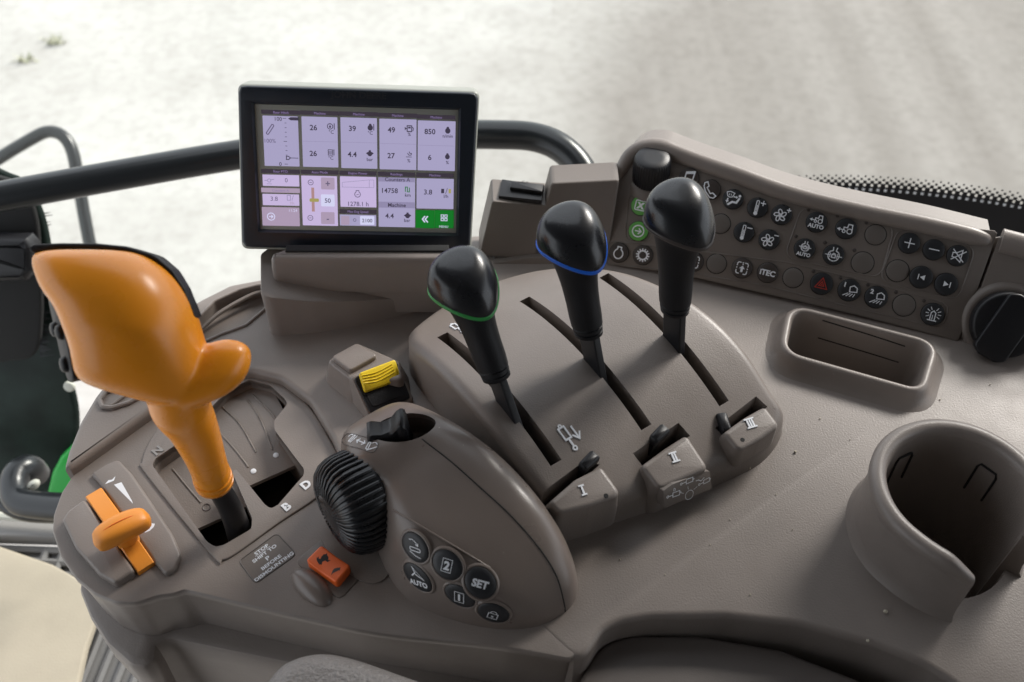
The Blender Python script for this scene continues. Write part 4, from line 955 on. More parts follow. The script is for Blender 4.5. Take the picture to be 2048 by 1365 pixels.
for ci, ((v1, u1), (v2, u2)) in enumerate([(('26', '°C'), ('26', '°C')), (('39', '°C'), ('4.4', 'bar')), (('49', '%'), ('27', '%')), (('850', 'n/min'), ('6', '%'))]):
    x0, y0, x1, y1 = top[ci + 1]; T_ = TT[ci + 1]
    label_(v1, x0 + 118, y0 + 108, 72, 'lcd_ink', T_, .02); label_(v2, x0 + 116, y0 + 360, 72, 'lcd_ink', T_, .02)
    label_(u1, x0 + 292, y0 + 152, 46, 'lcd_ink', T_, .01); label_(u2, x0 + 288, y0 + (410 if ci else 405), 46, 'lcd_ink', T_, .01)
    put_ink(Ink().line([(-175, 0), (175, 0)], 3), (x0 + x1) / 2, y0 + 246, 'lcd_grey', T_)
    k = Ink()
    if ci == 0: k.ring(-12, 0, 26, 7, 20); k.line([(28, 30), (28, -30)], 8); k.disc(-12, -4, 10); k.line([(-12, 0), (-12, 18)], 6)
    elif ci == 1: eng(k); k.line([(34, 32), (34, -30)], 8)
    elif ci == 2: k.line(rect(-20, -28, 24, 28), 9, True); k.fill(rect(-10, 2, 14, 18)); k.line([(24, 20), (40, 5), (36, -24)], 7); k.line([(-20, 0), (-44, 0)], 8); k.line([(-44, 14), (-28, 0), (-44, -14)], 6)
    else: eng(k)
    put_ink(k, x0 + 292, y0 + 98, 'lcd_ink', T_)
    k = Ink()
    if ci == 0:
        k.line(rect(-26, -26, 18, 26), 6, True)
        for j in (-12, 0, 12): k.line([(-26, j), (18, j)], 5)
        k.line([(30, 30), (30, -28)], 7)
    elif ci == 1: eng(k, .9); k.fill([(-38, 0), (-20, 14), (-20, -14)]); k.fill([(38, 0), (20, 14), (20, -14)])
    elif ci == 2: k.line([(-14, 16), (0, -4), (22, -4), (26, 12), (10, 14), (4, 30)], 7); k.line([(-28, -22), (28, -22)], 6)
    else: eng(k, .9)
    put_ink(k, x0 + 288, y0 + 352, 'lcd_ink', T_)
# lower row
def head(x0, y0, x1, y1, txt, m='lcd_head'): h_ = tile(x0, y0, x1, y1, m); label_(txt, (x0 + x1) / 2, (y0 + y1) / 2, 34, 'lcd_headtext', h_)
head(60, 625, 438, 675, 'Rear PTO'); a = tile(72, 680, 433, 798, 'lcd_bright'); label_('0', 305, 735, 60, 'lcd_soft', a)
put_ink(Ink().line([(-46, 0), (-20, 0)], 6).ring(0, 0, 16, 6, 14).line([(18, 6), (48, 14)], 6).line([(-25, -34), (25, -34)], 5), 138, 738, 'lcd_grey', a)
head(60, 808, 438, 862, 'Counters A', 'lcd_btn'); a = tile(72, 868, 433, 986, 'lcd_bright'); label_('3.8', 187, 915, 62, 'lcd_soft', a); label_('l/h', 362, 958, 44, 'lcd_btn', a)
put_ink(Ink().line(rect(-48, -24, -16, 24), 6, True).line([(-2, -26), (14, 26)], 5), 362, 908, 'lcd_grey', a)
a = tile(66, 996, 438, 1185, 'lcd_btn'); put_ink(Ink().ring(0, 0, 36, 9, 24).line([(-20, 0), (16, 0)], 9).line([(2, 16), (18, 0), (2, -16)], 9), 157, 1090, 'lcd_white', a); label_('11:24', 372, 1030, 40, 'lcd_white', a)
head(446, 632, 814, 684, 'Auto Mode'); a = tile(450, 690, 810, 1182, 'lcd_bright')
put_ink(Ink().ring(0, 0, 25, 6, 20).line([(-12, 0), (12, 0)], 6), 543, 757, 'lcd_soft', a); put_ink(Ink().ring(0, 0, 25, 6, 20).line([(-12, 0), (12, 0)], 6), 540, 1103, 'lcd_soft', a)
put_ink(Ink().fill(rect(-14, -120, 14, 120)), 566, 925, 'lcd_orange', a); put_ink(Ink().fill(rpoly(rect(-46, -17, 46, 17), 12, 4)), 578, 930, 'lcd_yellow', a, -.00028)
for y, tx in ((768, '+'), (933, '50'), (1105, '-')):
    c_ = tile(642, y - 60, 778, y + 60, 'lcd_btn' if tx != '50' else 'lcd_white', .0008, .0001); put_ink(Ink().text(tx, 0, 0, 62 if tx == '50' else 90, 1.2), 710, y, 'lcd_soft', c_, -.00022)
head(822, 642, 1186, 692, 'Engine Power'); a = tile(828, 697, 1184, 1002, 'lcd_bright')
put_ink(Ink().line([(-155, -38), (155, -38), (155, 38), (110, 38), (-155, 8)], 4, True).line([(110, 38), (110, -38)], 4), 1005, 768, 'lcd_grey', a); k = Ink(); k.line([(28 * math.cos(math.radians(t)), -6 + 28 * math.sin(math.radians(t))) for t in range(60, -241, -20)] + [(-14, 32), (14, 32)], 7, True); k.line([(-12, -12), (12, -4)], 6); put_ink(k, 1000, 868, 'lcd_soft', a); label_('1278.1 h', 1008, 966, 62, 'lcd_soft', a, .01)
head(824, 1018, 1184, 1066, 'Max Eng Speed'); a = tile(826, 1070, 1182, 1184, 'lcd_pale'); c_ = tile(838, 1084, 922, 1172, 'lcd_btn', .0006, .0001); c_ = tile(1024, 1084, 1164, 1172, 'lcd_white', .0006, .0001); put_ink(Ink().text('2100', 0, 0, 52, .6), 1094, 1128, 'lcd_ink', c_, -.00022)
put_ink(Ink().ring(0, 0, 14, 6, 14), 972, 1124, 'lcd_soft', a)
head(1198, 652, 1562, 702, 'Readings'); a = tile(1202, 706, 1560, 1196, 'lcd_pale'); c_ = tile(1204, 706, 1558, 756, 'lcd_grey', .0001, .00006); put_ink(Ink().text('Counters A', 0, 0, 52, .5), 1390, 728, 'lcd_ink', c_, -.00026); c_ = tile(1204, 944, 1558, 1010, 'lcd_grey', .0001, .00006); put_ink(Ink().text('Machine', 0, 0, 54, 1.0), 1384, 977, 'lcd_ink', c_, -.00026)
label_('14758', 1316, 836, 68, 'lcd_ink', a, .015); label_('km', 1490, 880, 48, 'lcd_ink', a, .01); label_('4.4', 1312, 1082, 70, 'lcd_ink', a, .015); label_('bar', 1485, 1126, 48, 'lcd_ink', a, .01)
put_ink(Ink().line([(-24, -24), (-24, 24), (-4, 24), (-4, -24), (16, -24), (16, 20)], 8), 1490, 826, 'lcd_green', a); k = Ink(); eng(k, .9); k.fill([(-38, 0), (-20, 14), (-20, -14)]); k.fill([(38, 0), (20, 14), (20, -14)]); put_ink(k, 1488, 1080, 'lcd_ink', a)
head(1572, 662, 1936, 712, 'Machine'); a = tile(1576, 716, 1934, 1018, 'lcd_pale'); label_('3.8', 1688, 850, 70, 'lcd_ink', a, .015); label_('l/h', 1862, 892, 48, 'lcd_ink', a, .01)
put_ink(Ink().fill(rect(-52, -22, -22, 22)).line([(-8, -28), (10, 28)], 5), 1866, 842, 'lcd_ink', a); put_ink(Ink().fill(rect(22, -22, 46, 22)), 1866, 842, 'lcd_yellow', a)
a = tile(1566, 1026, 1750, 1205, 'lcd_green'); put_ink(Ink().line([(0, 32), (-26, 0), (0, -32)], 13).line([(28, 32), (2, 0), (28, -32)], 13), 1658, 1116, 'lcd_white', a)
a = tile(1754, 1026, 1936, 1205, 'lcd_green'); k = Ink()
for x in (-18, 18):
    for y in (-18, 18): k.line(rect(x - 12, y - 12, x + 12, y + 12), 7, True)
put_ink(k, 1844, 1102, 'lcd_white', a); label_('MENU', 1840, 1188, 34, 'lcd_white', a)
# ---------- display mount
mt = thing('display_mount', 'taupe two piece pedestal under the touch display', 'display mount', U(640, 660))
low_o = [(541, 668), (560, 671), (640, 664), (720, 650), (820, 626), (910, 598), (910, 540), (780, 500), (600, 530), (541, 590)]
mo = resample(ccw(rpoly([U(*p)[:2] for p in low_o], .006, 6)), 180, True)
xL, xR = min(p[0] for p in mo), max(p[0] for p in mo)
def mtop(p): return .0405 - .033 * ((p[0] - xL) / (xR - xL)) ** .9
R = [[Vector((*p, -.002)) for p in inset(mo, -.0012)], [Vector((*p, .002)) for p in mo]]
for o1, dz in [(.0003, -.0015), (.0008, -.0004), (.0020, 0)]: R.append([Vector((*p, max(.003, mtop(p) + dz))) for p in inset(mo, o1)])
obj('lower_pedestal', loft(R), 'taupe', mt, 40)
yF = .472
uo = ccw(resample(rpoly([(-.1605, yF), (-.045, yF - .001), (-.036, yF + .004), (-.036, yF + .014), (-.15, yF + .014), (-.1605, yF + .008)], [.005, .004, .003, .003, .003, .003], 6), 160, True))
obj('upper_pedestal', loft([[Vector((*p, z)) for p in inset(uo, o1)] for o1, z in [(.0025, .004), (.0025, .0255), (0, .0262), (-.0004, .030), (.0004, .046), (.0012, .0520), (.0026, .0545), (.0042, .0552)]]), 'taupe', mt, 40)
obj('shadow_gap', slab([(-.150, yF + .0075), (-.042, yF + .0075), (-.042, yF + .0135), (-.150, yF + .0135)], FLAT, .05, .0568, .0008), 'void', mt)  # black strip painting the thin shadow gap under the display
# ================================================================== SHIFT GATE
gate_px = [(283, 926), (292, 895), (312, 862), (340, 836), (400, 795), (450, 768), (500, 752), (548, 760), (594, 788), (632, 832), (662, 884), (684, 940), (640, 990), (560, 1044), (470, 1108), (444, 1119), (424, 1112), (288, 944)]
open_px = [(304, 930), (310, 918), (360, 884), (420, 818), (455, 780), (500, 759), (540, 770), (570, 798), (575, 808), (548, 842), (549, 860), (608, 938), (608, 950), (556, 1010), (542, 1018), (530, 1010), (472, 938), (464, 944), (504, 1036), (503, 1058), (448, 1090), (430, 1094), (414, 1084)]
GZ_ = LZ + .0014
def gate_cut(): return cutter(slab(resample(rpoly([U(*p, GZ_)[:2] for p in open_px], .0025, 4), 200, True), FLAT, -.05, .02, .0001, 1))
gate = thing('shift_gate', 'grey shift gate plate with lever channels marked N, D and B', 'shift gate', U(470, 1000, LZ))
gp_ = obj('gate_plate', slab(resample(catmull([U(*p, GZ_)[:2] for p in gate_px], 400, True), 220, True), FLAT, LZ - .004, GZ_, .0008, 3), 'taupe', gate, 30)
cut(gp_, [gate_cut()]); cut(lowp, [gate_cut()])
# drum below the gate: ribbed curved shield
gs = (U(548, 1016, LZ) - U(440, 800, LZ)); gs.z = 0; gs.normalize(); gq = Vector((-gs.y, gs.x, 0))
def strip(pxa, pxb, s_lo, s_hi, name, mat, zoff=0.0):
    pa, pb = U(*pxa, LZ - .01), U(*pxb, LZ - .01); qa, qb = sorted((pa.dot(gq), pb.dot(gq))); R = []
    for k in range(25):
        s = s_lo + (s_hi - s_lo) * k / 24; c = (s - (s_lo + .45 * (s_hi - s_lo))) / (s_hi - s_lo)
        z = LZ - .007 - .020 * c * c + zoff
        R.append([gs * s + gq * qa + Vector((0, 0, z - .003)), gs * s + gq * qa + Vector((0, 0, z)), gs * s + gq * qb + Vector((0, 0, z)), gs * s + gq * qb + Vector((0, 0, z - .003))])
    return obj(name, loft(R), mat, gate, 40)
sA = U(500, 752, LZ - .01).dot(gs) - .012; sB = U(545, 945, LZ - .01).dot(gs)
d1 = strip((470, 955), (612, 905), sA, sB, 'drum_shield', 'taupe')
sC = U(425, 1042, LZ - .016).dot(gs)
d2 = strip((296, 938), (476, 965), sA, sC, 'drum_shield', 'taupe', -.004)
obj('gate_pit', slab([U(*p, -.045)[:2] for p in [(250, 760), (640, 760), (660, 1120), (300, 1120)]], FLAT, -.05, -.045, .0005, 1), 'void', gate)
dt = bvh(d1); dt2 = bvh(d2)
def drape2(tree, pts, r, n=30, off=0.0):
    P = []
    for p in catmull(pts, n):
        h_ = hit(tree, *p)
        if h_: P.append(h_[0] + h_[1] * off)
    return tube(P, r, 6) if len(P) > 3 else None
for tree, pts in [(dt, [(432, 858), (470, 900), (497, 935)]), (dt, [(445, 815), (480, 850), (512, 905)]), (dt, [(495, 800), (520, 838), (545, 900)]), (dt, [(505, 790), (545, 830), (560, 860)]), (dt2, [(345, 938), (375, 975), (402, 1006)])]:
    v_ = drape2(tree, pts, .0007)
    if v_: obj('drum_rib', v_, 'taupe', gate, 60)
for p in [(507, 943), (552, 911)]:
    h_ = hit(dt, *p)
    if h_: obj('position_dot', loft([[Fr(h_[0], (1, 0, 0), h_[1]).P(*q, z) for q in circ(r, 18)] for r, z in [(.0018, -.0005), (.0018, .0003), (.0014, .0005)]]), 'print_white', gate)
h_ = hit(dt2, 413, 1015)
if h_: obj('drum_dimple', loft([[Fr(h_[0], (1, 0, 0), h_[1]).P(*q, z) for q in circ(r, 18)] for r, z in [(.0028, .0000), (.0024, .0004), (.0018, .0002), (.0012, -.0004)]]), 'taupe_dark', gate)
gf = flat(GZ_)
for ch, x, y, m_ in [('N', 315, 902, 'sill_grey'), ('D', 612, 970, 'print_white'), ('B', 573, 1014, 'print_white')]:
    u, v = gf.uv(x, y); a, b_ = gf.uv(x + 20, y - 15); rot = math.atan2(b_ - v, a - u)
    ink('gate_letter', Ink().text(ch, 0, 0, 1.0, .04), gf.at(u, v, 0, rot), .0078, m_, gate, .0001, thick=.0005)
# ================================================================== ORANGE SHIFT LEVER
sh = thing('shift_lever', 'orange ergonomic shift lever with black top trim rising from the gate', 'shift lever', U(475, 1050, -.01))
HD = .48
HF = Fr(D(270, 640, HD), (1, 0, 0), (0, -C_, S_))
def pillow(out2, cen, fr, Tf, Tb, p, q, edge=lambda c: 0.0, tilt=lambda v: 0.0, nr=14):
    """closed inflated body over an outline: depth from a superellipse between the middle and the outline"""
    out2 = ccw(out2); c = np.array(cen); Rf, Rb = [], []
    rows_ = []
    for side, T in ((1, Tf), (-1, Tb)):
        for k in (range(nr, -1, -1) if side == -1 else range(nr + 1)):
            f = math.sin(math.pi / 2 * k / nr) if k else .01
            row = []
            for o2 in out2:
                pt = c + (np.array(o2) - c) * f; e = edge(o2)
                row.append(fr.P(*pt, side * (e * f ** 2 + T * (1 - f ** p) ** (1 / q)) + tilt(pt[1])))
            rows_.append((side, k, row))
    fr_rows = [r for s_, k, r in rows_ if s_ == 1]; bk = [r for s_, k, r in rows_ if s_ == -1]
    return loft(fr_rows + bk)
rows = [(505, 122, 262, 12), (511, 90, 288, 17), (523, 85, 314, 22), (548, 93, 346, 27), (580, 108, 370, 31), (615, 134, 386, 33.5), (655, 151, 397, 35), (695, 159, 404, 35), (735, 158, 407, 33.5), (758, 164, 406, 31.5), (775, 195, 403, 28.5), (790, 240, 398, 25), (803, 285, 390, 21), (812, 316, 374, 15)]
hc = HF.uv(285, 660)
def htilt(v): return -.35 * (hc[1] - v) if v < hc[1] else .12 * (v - hc[1])
R = []
for y, xl, xr, T in np.array(catmull(rows, 44)):
    (ul, v), (ur, _) = HF.uv(xl, y), HF.uv(xr, y); xm = ul + (ur - ul) * .47; row = []
    for k in range(64):
        ph = 2 * math.pi * k / 64; cx, sx = math.cos(ph), math.sin(ph); e = .92 if cx > 0 else .70
        fx = math.copysign(abs(cx) ** e, cx); fz = math.copysign(abs(sx) ** (.95 if cx > 0 else .80), sx)
        row.append(HF.P(xm + (ur - xm if cx > 0 else xm - ul) * fx, v, T * mm * fz * (1 if sx > 0 else .85) + htilt(v)))
    R.append(row)
hd = loft(R)
sp_path = catmull([D(352, 770, .487), D(362, 815, .500), D(383, 850, .513), D(405, 900, .531), D(424, 952, .550)], 30)
rad = list(np.interp(np.linspace(0, 1, 30), [0, .2, .45, .75, 1], [.015, .0152, .0128, .0109, .0100]))
stk = tube(sp_path, rad, 32)
WF = Fr(HF.P(*HF.uv(430, 745), -.006), (1, .1, 0), (HF.n * .9 + HF.ey * .18 + HF.ex * .1))
wing_o = resample(catmull(px2(WF, [(392, 712), (420, 688), (448, 680), (474, 681), (497, 693), (503, 714), (494, 748), (470, 776), (430, 800), (370, 818), (330, 812), (350, 770)]), 200, True), 100, True)
wing = pillow(wing_o, WF.uv(425, 752), WF, .011, .013, 2.6, 2.0)
oh = obj('grip_head', merge(hd, stk, wing), 'orange', sh, 180)
m = oh.modifiers.new('r', 'REMESH'); m.mode = 'VOXEL'; m.voxel_size = .0009
m = oh.modifiers.new('s', 'SMOOTH'); m.factor = .5; m.iterations = 40
bpy.context.view_layer.update(); me = bpy.data.meshes.new_from_object(oh.evaluated_get(bpy.context.evaluated_depsgraph_get())); oh.modifiers.clear(); oh.data = me
me.polygons.foreach_set('use_smooth', [True] * len(me.polygons))
ax = (Vector(sp_path[-1]) - Vector(sp_path[-4])).normalized(); cf = Fr(sp_path[-1], (1, 0, 0), ax)
obj('collar', loft([[cf.P(*q, z) for q in circ(r, 40)] for r, z in [(.0100, -.006), (.0104, -.004), (.0104, -.0008), (.0099, -.0004), (.0099, .0004), (.0108, .0008), (.0108, .0036), (.0102, .0040), (.0102, .0048), (.0108, .0052), (.0106, .0072), (.0096, .0080), (.006, .0082)]]), 'orange', sh, 50)
tp = ccw(resample(rpoly(px2(HF, [(84, 505), (90, 494), (140, 489), (200, 489), (262, 495), (316, 511), (351, 540), (374, 577), (387, 612), (393, 636), (390, 637), (380, 610), (366, 580), (342, 549), (309, 521), (262, 506), (200, 501), (140, 503), (90, 511)]), .012, 5), 200, True))
R = []
for o1, z in [(.0012, -.024), (.0004, -.0225), (0, -.020), (0, .0002), (.0004, .0012), (.0010, .0016)]: R.append([HF.P(*q_, (z * (.35 + .65 * max(0, min(1, (.03 - q_[0]) / .05))) if z < 0 else z + .0085 * max(0, min(1, (-.030 - q_[0]) / .016))) + htilt(q_[1])) for q_ in inset(tp, o1)])
obj('top_trim', loft(R), 'black_rubber', sh, 45)
# thumb pad with push buttons on the left flank
ld = Vector((.255, -.967)); c0 = HF.uv(134, 655)
pfn = (HF.ex * -.80 + HF.ey * -.18 + HF.n * .58).normalized(); pfr = Fr(HF.P(*c0, .006), HF.ex * ld.x + HF.ey * ld.y, pfn)
pad = obj('thumb_pad', slab(resample(rpoly([(-.027, -.005), (-.012, -.0095), (.012, -.0105), (.027, -.007), (.027, .007), (.012, .0105), (-.012, .0095), (-.027, .005)], .006, 5), 90, True), pfr, -.010, .0015, .0012, 3), 'black_rubber', sh, 50)
for u, v, r in [(-.019, .000, .0036), (.000, -.0048, .0038), (.003, .0050, .0038), (.018, -.001, .0040)]:
    f_ = pfr.at(u, v, .001); obj('thumb_button', loft([[f_.P(*q, z) for q in circ(a, 24)] for a, z in [(r, -.001), (r, .0012), (r * .85, .0026), (r * .5, .0032), (r * .06, .0034)]]), 'black_satin', pad, 60)
stem_path = catmull([D(424, 950, .549), D(440, 980, .560), D(458, 1012, .572), D(472, 1045, .585), D(484, 1085, .605)], 24)
obj('stem', tube(stem_path, list(np.interp(np.linspace(0, 1, 24), [0, .15, .4, .75, 1], [.0075, .0062, .0068, .0074, .0078])), 20), 'black_satin', sh, 60)
# ================================================================== SPEED SLIDER (hand throttle)
ts = thing('throttle_slider', 'orange paddle handle sliding on an orange strip at the console nose', 'throttle', U(245, 1060, LZ))
def arcz(fr_, a, b_, wpts, z0, hgt, name, mat, parent, bev=.0008):
    pass
tf = flat(LZ)
hz = .004
obj('nose_cover', slab(resample(rpoly(px2(flat(LZ + hz), [(126, 1043), (136, 1026), (170, 1001), (270, 1144), (232, 1170), (198, 1150), (152, 1098)]), [.004, .006, .002, .002, .003, .006, .008], 5), 120, True), tf, -.002, hz + .002, .0018, 4), 'taupe', ts, 40)
sa, sb_ = U(186, 984, LZ + hz), U(291, 1134, LZ + hz); dv = (sb_ - sa); dv.z = 0; Ls = dv.length; dv.normalize(); cv = Vector((-dv.y, dv.x, 0))
R = []
for k in range(21):
    f = k / 20; p = sa + dv * (Ls * f); z = LZ + .0036 + .0045 * (1 - (2 * f - 1) ** 2)
    R.append([Vector((p.x, p.y, 0)) + cv * w_ + Vector((0, 0, zz)) for w_, zz in [(-.0052, LZ - .002), (-.0052, z - .0006), (-.0046, z), (.0046, z), (.0052, z - .0006), (.0052, LZ - .002)]])
obj('slide_strip', loft(R), 'orange_soft', ts, 40)
R = []
ha, hb_ = U(188, 1089, LZ + .018), U(300, 1033, LZ + .018); hm = (ha + hb_) / 2; hdv = (hb_ - ha); Lh = hdv.length; hdv.normalize(); hw = Vector((-hdv.y, hdv.x, 0))
for k in range(25):
    f = -1 + 2 * k / 24; e = max(.0, 1 - abs(f) ** 9) ** .5; wq = .0012 + .0068 * e * (1 - .34 * f * f); hq = .0012 + .0052 * e * (1 - .15 * f * f)
    bow = .0022 * (1 - f * f)
    row = []
    for j in range(20):
        th = 2 * math.pi * j / 20; cx, sx = math.cos(th), math.sin(th)
        row.append(hm + hdv * (f * Lh / 2) + hw * (math.copysign(abs(cx) ** .7, cx) * wq) + Vector((0, 0, math.copysign(abs(sx) ** .6, sx) * hq + bow)))
    R.append(row)
hd_ = obj('paddle_handle', loft(R), 'orange_soft', ts, 60)
obj('mould_line', tube([hm + hdv * (f * Lh / 2 * .82) + Vector((0, 0, .0066 + .0022 * (1 - f * f) - .0012 * abs(f) ** 3)) for f in np.linspace(-1, 1, 13)], .00025, 5), 'rocker_orange', hd_)
obj('paddle_neck', slab(ell(.0062, .0048, 24, math.atan2(hdv.y, hdv.x), hm.x, hm.y), FLAT, LZ + .004, LZ + .018, .001), 'orange_soft', ts)
rc = [(181, 947), (208, 930), (236, 918), (262, 945), (300, 1000), (345, 1068), (362, 1108), (352, 1140), (330, 1150), (308, 1124), (206, 976)]
obj('scale_plate', slab(resample(rpoly(px2(flat(LZ + .003), rc), [.002, .003, .004, .02, .02, .02, .006, .006, .003, .0015, .0015], 5), 140, True), tf, -.002, .0034, .002, 4), 'taupe', ts, 40)
sf_ = flat(LZ + .0034)
def mark(I, parent, mat='print_white', name='print'): return ink(name, I, sf_, 1.0, mat, parent, .0001)
mark(Ink().fill(px2(sf_, [(228, 970), (243, 965), (264, 1002), (266, 1008)])), ts, 'print_white', 'wedge_mark')
mark(Ink().fill(px2(sf_, [(210, 969), (217, 961), (224, 960), (231, 953), (228, 962), (218, 966)])), ts, 'print_white', 'hare_mark')
mark(Ink().fill(px2(sf_, [(288, 1062), (292, 1052), (302, 1047), (310, 1048), (308, 1054), (300, 1062), (290, 1066)])), ts, 'print_white', 'tortoise_mark')
# ================================================================== WARNING LABEL
lz = flat(LZ)
wl = thing('warning_plate', 'recessed plate reading stop shift to P before dismounting', 'label plate', U(535, 1118, LZ))
q = px2(lz, [(478, 1123), (554, 1067), (592, 1110), (511, 1168)])
obj('plate', slab(resample(rpoly(q, .003, 6), 90, True), lz, -.001, .0002, .0001, 1), 'taupe_panel', wl)
obj('plate_edge', ctube(resample([lz.P(*p, .0001) for p in rpoly(q, .003, 6)], 110, True), .0004, 6), 'taupe_dark', wl)
u0, v0 = lz.uv(533, 1118); a = lz.uv(570, 1091); rot = math.atan2(a[1] - v0, a[0] - u0); lf_ = lz.at(u0, v0, .0002, rot)
I = Ink()
for tx, x, y, s_ in [('STOP', 523, 1099.5, 1.0), ('SHIFT TO', 529, 1107.5, 1.0), ('P', 535.5, 1116.5, 1.25), ('BEFORE', 542.5, 1125, 1.0), ('DISMOUNTING', 548.5, 1133.5, 1.0)]:
    uu, vv = lf_.uv(x, y); I.text(tx, uu / .0030, vv / .0030, s_, .03, sx=1.28)
uu, vv = lf_.uv(525.5, 1103.5); I.line([(uu / .0030 - 1.7, vv / .0030), (uu / .0030 + 1.7, vv / .0030)], .09)
ink('lettering', I, lf_, .0030, 'print_white', wl, .0001)
# ================================================================== ORANGE HARE / TORTOISE ROCKER
ro = thing('rocker_switch', 'orange rocker switch with hare and tortoise symbols', 'rocker switch', U(660, 1140, LZ))
obj('switch_frame', slab(resample(rpoly(px2(lz, [(590, 1125), (642, 1080), (731, 1147), (679, 1202)]), .004, 5), 90, True), lz, -.002, .0008, .0006, 2), 'taupe_panel', ro)
rf = Fr(U(657, 1135, LZ + .006), U(702, 1136, LZ) - U(643, 1093, LZ), (0, 0, 1)); rtop = px2(rf, [(612, 1123), (643, 1092), (702, 1134), (674, 1168)])
uu = [p[0] for p in rtop]; um = sum(uu) / 4
def rz(p): return (.0012 * abs(p[0] - um) / .012)
R = []; ro_ = ccw(resample(rpoly(rtop, .002, 5), 80, True))
for o1, z in [(0, -.009), (0, -.0008), (.0002, -.0003), (.0006, 0), (.0012, .0001)]: R.append([rf.P(*p, z + (.0012 if p[0] > um + .0002 else -.0004) * 0 + z * 0 + rz(p)) for p in inset(ro_, o1)])
rk_ = obj('rocker', loft(R), 'rocker_orange', ro, 40)
RB = bvh(rk_)
def rpts(c, pts, s): 
    u, v = rf.uv(*c); return [(u + x * s, v + y * s) for x, y in pts]
def rbend(u, v, h): return rf.P(u, v, h + .0001 + rz((u, v)))
hare = [(-.9, -.55), (-.55, -.75), (-.35, -.35), (.15, -.35), (.4, -.75), (.95, -.7), (.6, -.45), (.85, -.1), (.8, .4), (.95, .7), (.65, .65), (.35, .75), (-.1, .55), (-.35, .25), (-.6, .35), (-.45, .75), (-.75, .55), (-.7, .9), (-.95, .45), (-1.0, .0)]
tort = [(-1.0, -.45), (-.5, -.25), (.55, -.25), (.6, -.45), (.75, -.2), (1.0, .15), (.75, .2), (.45, .35), (.0, .45), (-.45, .2), (-.65, -.1)]
th_ = math.radians(100); rot2 = lambda P, a: [(x * math.cos(a) - y * math.sin(a), x * math.sin(a) + y * math.cos(a)) for x, y in P]
ink('hare_symbol', Ink().fill(rpts((647, 1120), rot2(hare, 1.15), .0036)), rf, 1.0, 'print_dark', rk_, .0001, bend=rbend)
ink('tortoise_symbol', Ink().fill(rpts((671, 1143), rot2(tort, 1.15), .0034)), rf, 1.0, 'print_dark', rk_, .0001, bend=rbend)
ca, cb = U(585, 1142, LZ), U(660, 1212, LZ); cdir = (cb - ca).normalized(); cw = Vector((-cdir.y, cdir.x, 0)); R = []
for k in range(21):
    f = k / 20; e = math.sqrt(max(0, 1 - (2 * f - 1) ** 2)); p = ca.lerp(cb, f)
    R.append([p + cw * (-.0085 * e * math.cos(math.pi * j / 14) * (.8 if j < 7 else 1)) + Vector((0, 0, -.001 + .0065 * e * math.sin(math.pi * j / 14))) for j in range(15)])
obj('guard_bulge', loft(R), 'taupe_smooth', ro, 60)
# ================================================================== YELLOW SWITCH
ys = thing('yellow_switch', 'bright yellow rocker in a black frame beside the lever housing', 'rocker switch', U(740, 780))
obj('switch_tower', slab(resample(rpoly([U(*p, .017)[:2] for p in [(652, 722), (713, 684), (800, 722), (806, 760), (706, 764)]], .004, 5), 100, True), FLAT, -.003, .017, .002, 4, flare=.005), 'taupe', ys, 40)
YF = Fr(U(762, 777, .012), U(792, 721, .02) - U(705, 757, .02), (ES * .62 + Vector((0, 0, 1))).normalized())
obj('switch_face', slab(resample(rpoly(px2(YF, [(700, 753), (791, 716), (830, 802), (739, 839)]), .003, 5), 90, True), YF, -.03, 0, .0014, 3, flare=.004), 'taupe', ys, 40)
obj('frame', slab(resample(rpoly(px2(YF, [(706, 757), (792, 722), (821, 797), (742, 830)]), .003, 5), 90, True), YF, -.002, .0014, .0008, 3), 'black_satin', ys, 40)
obj('frame_recess', slab(resample(rpoly(px2(YF, [(716, 758), (788, 727), (810, 790), (745, 816)]), .002, 5), 90, True), YF, -.002, .0017, .0002, 1), 'black_rubber', ys, 40)
yq = px2(YF, [(716, 750), (787, 723), (800, 762), (728, 788)]); yf0 = ccw(resample(rpoly(yq, .0016, 5), 100, True)); vs_ = [p[1] for p in yf0]; vmin, vmax = min(vs_), max(vs_)
def yh(p): f = (p[1] - vmin) / (vmax - vmin); return .0030 + .0030 * math.sin(min(1, f * 1.25) * math.pi * .62)
yr = obj('yellow_rocker', loft([[YF.P(*p, yh(p) * kz_ + dz) for p in inset(yf0, o1)] for o1, kz_, dz in [(0, 0, .0012), (0, 1, -.0008), (.0003, 1, -.0003), (.0009, 1, 0)]]), 'yellow', ys, 40)
YB = bvh(yr)
for k in range(4):
    v_ = drape2(YB, [(722 + k * 1.5, 752 + k * 5), (752 + k * 2, 748 + k * 5.5 - 3), (784 + k * 2, 729 + k * 5)], .00035, 16)
    if v_: obj('grip_ridge', v_, 'yellow', yr, 60)
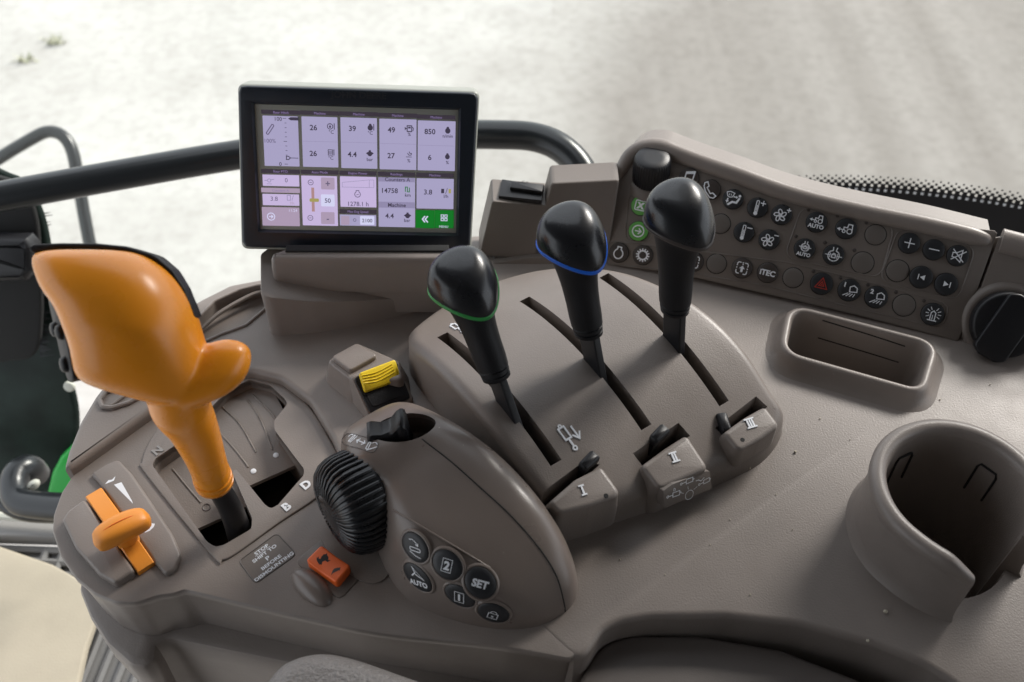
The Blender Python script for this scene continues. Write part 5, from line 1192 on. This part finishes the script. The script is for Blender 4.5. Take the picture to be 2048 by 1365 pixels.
for p in [(733, 789), (793, 768)]:
    u, v = YF.uv(*p); obj('clip', slab([(u - .0016, v - .0007), (u + .0016, v - .0007), (u + .0016, v + .0007), (u - .0016, v + .0007)], YF, 0, .0021, .0003), 'black_satin', ys)
cp_ = obj('blank_cap', slab(resample(rpoly([U(*p, .020)[:2] for p in [(662, 714), (713, 686), (756, 711), (700, 742)]], .0025, 5), 80, True), FLAT, .016, .0203, .0012, 3), 'taupe', ys, 40)
# ================================================================== ARMREST PAD
ar = thing('armrest_pad', 'grey grained armrest pad end at the bottom edge', 'armrest', U(720, 1400, -.03))
AZ = .012
ap = ccw(resample(catmull([U(*p, AZ)[:2] for p in [(520, 1372), (530, 1345), (562, 1312), (610, 1294), (660, 1292), (720, 1306), (800, 1334), (880, 1362), (980, 1398), (1120, 1450), (1180, 1560), (900, 1620), (620, 1560), (528, 1440)]], 400, True), 180, True))
obj('pad', dome([tuple(p) for p in ap], None, AZ - .035, .014, lambda x, y: AZ, 8, 8, bottom=AZ - .04), 'leather', ar, 60)

# ================================================================== CRUMBS AND LINT ON THE DECK
V, F = [], []
for (x, y, r) in [(1498, 938, .0011), (1590, 905, .0009), (1735, 1283, .0009), (1770, 1225, .0013), (1640, 838, .0005), (1552, 990, .0004), (1330, 1150, .0004), (1420, 1090, .0004), (1240, 1120, .0005), (1500, 1190, .0005), (1585, 1060, .0004), (1880, 800, .0005), (1700, 880, .0004), (1460, 1040, .0004), (1980, 770, .0005)]:
    p = U(x, y, .0002); st = []
    for k in range(7): st.append([p + Vector((math.cos(a) * math.sin(math.pi * (k + .05) / 6.1) * r * random.uniform(.7, 1.2), math.sin(a) * math.sin(math.pi * (k + .05) / 6.1) * r * random.uniform(.7, 1.2), r * .7 * (1 - math.cos(math.pi * k / 6)))) for a in [2 * math.pi * j / 7 for j in range(7)]])
    V, F = merge((V, F), loft(st))
M('crumb', (.42, .38, .30), .8)
o = obj('crumbs', (V, F), 'crumb', None, 60); o['kind'] = 'stuff'
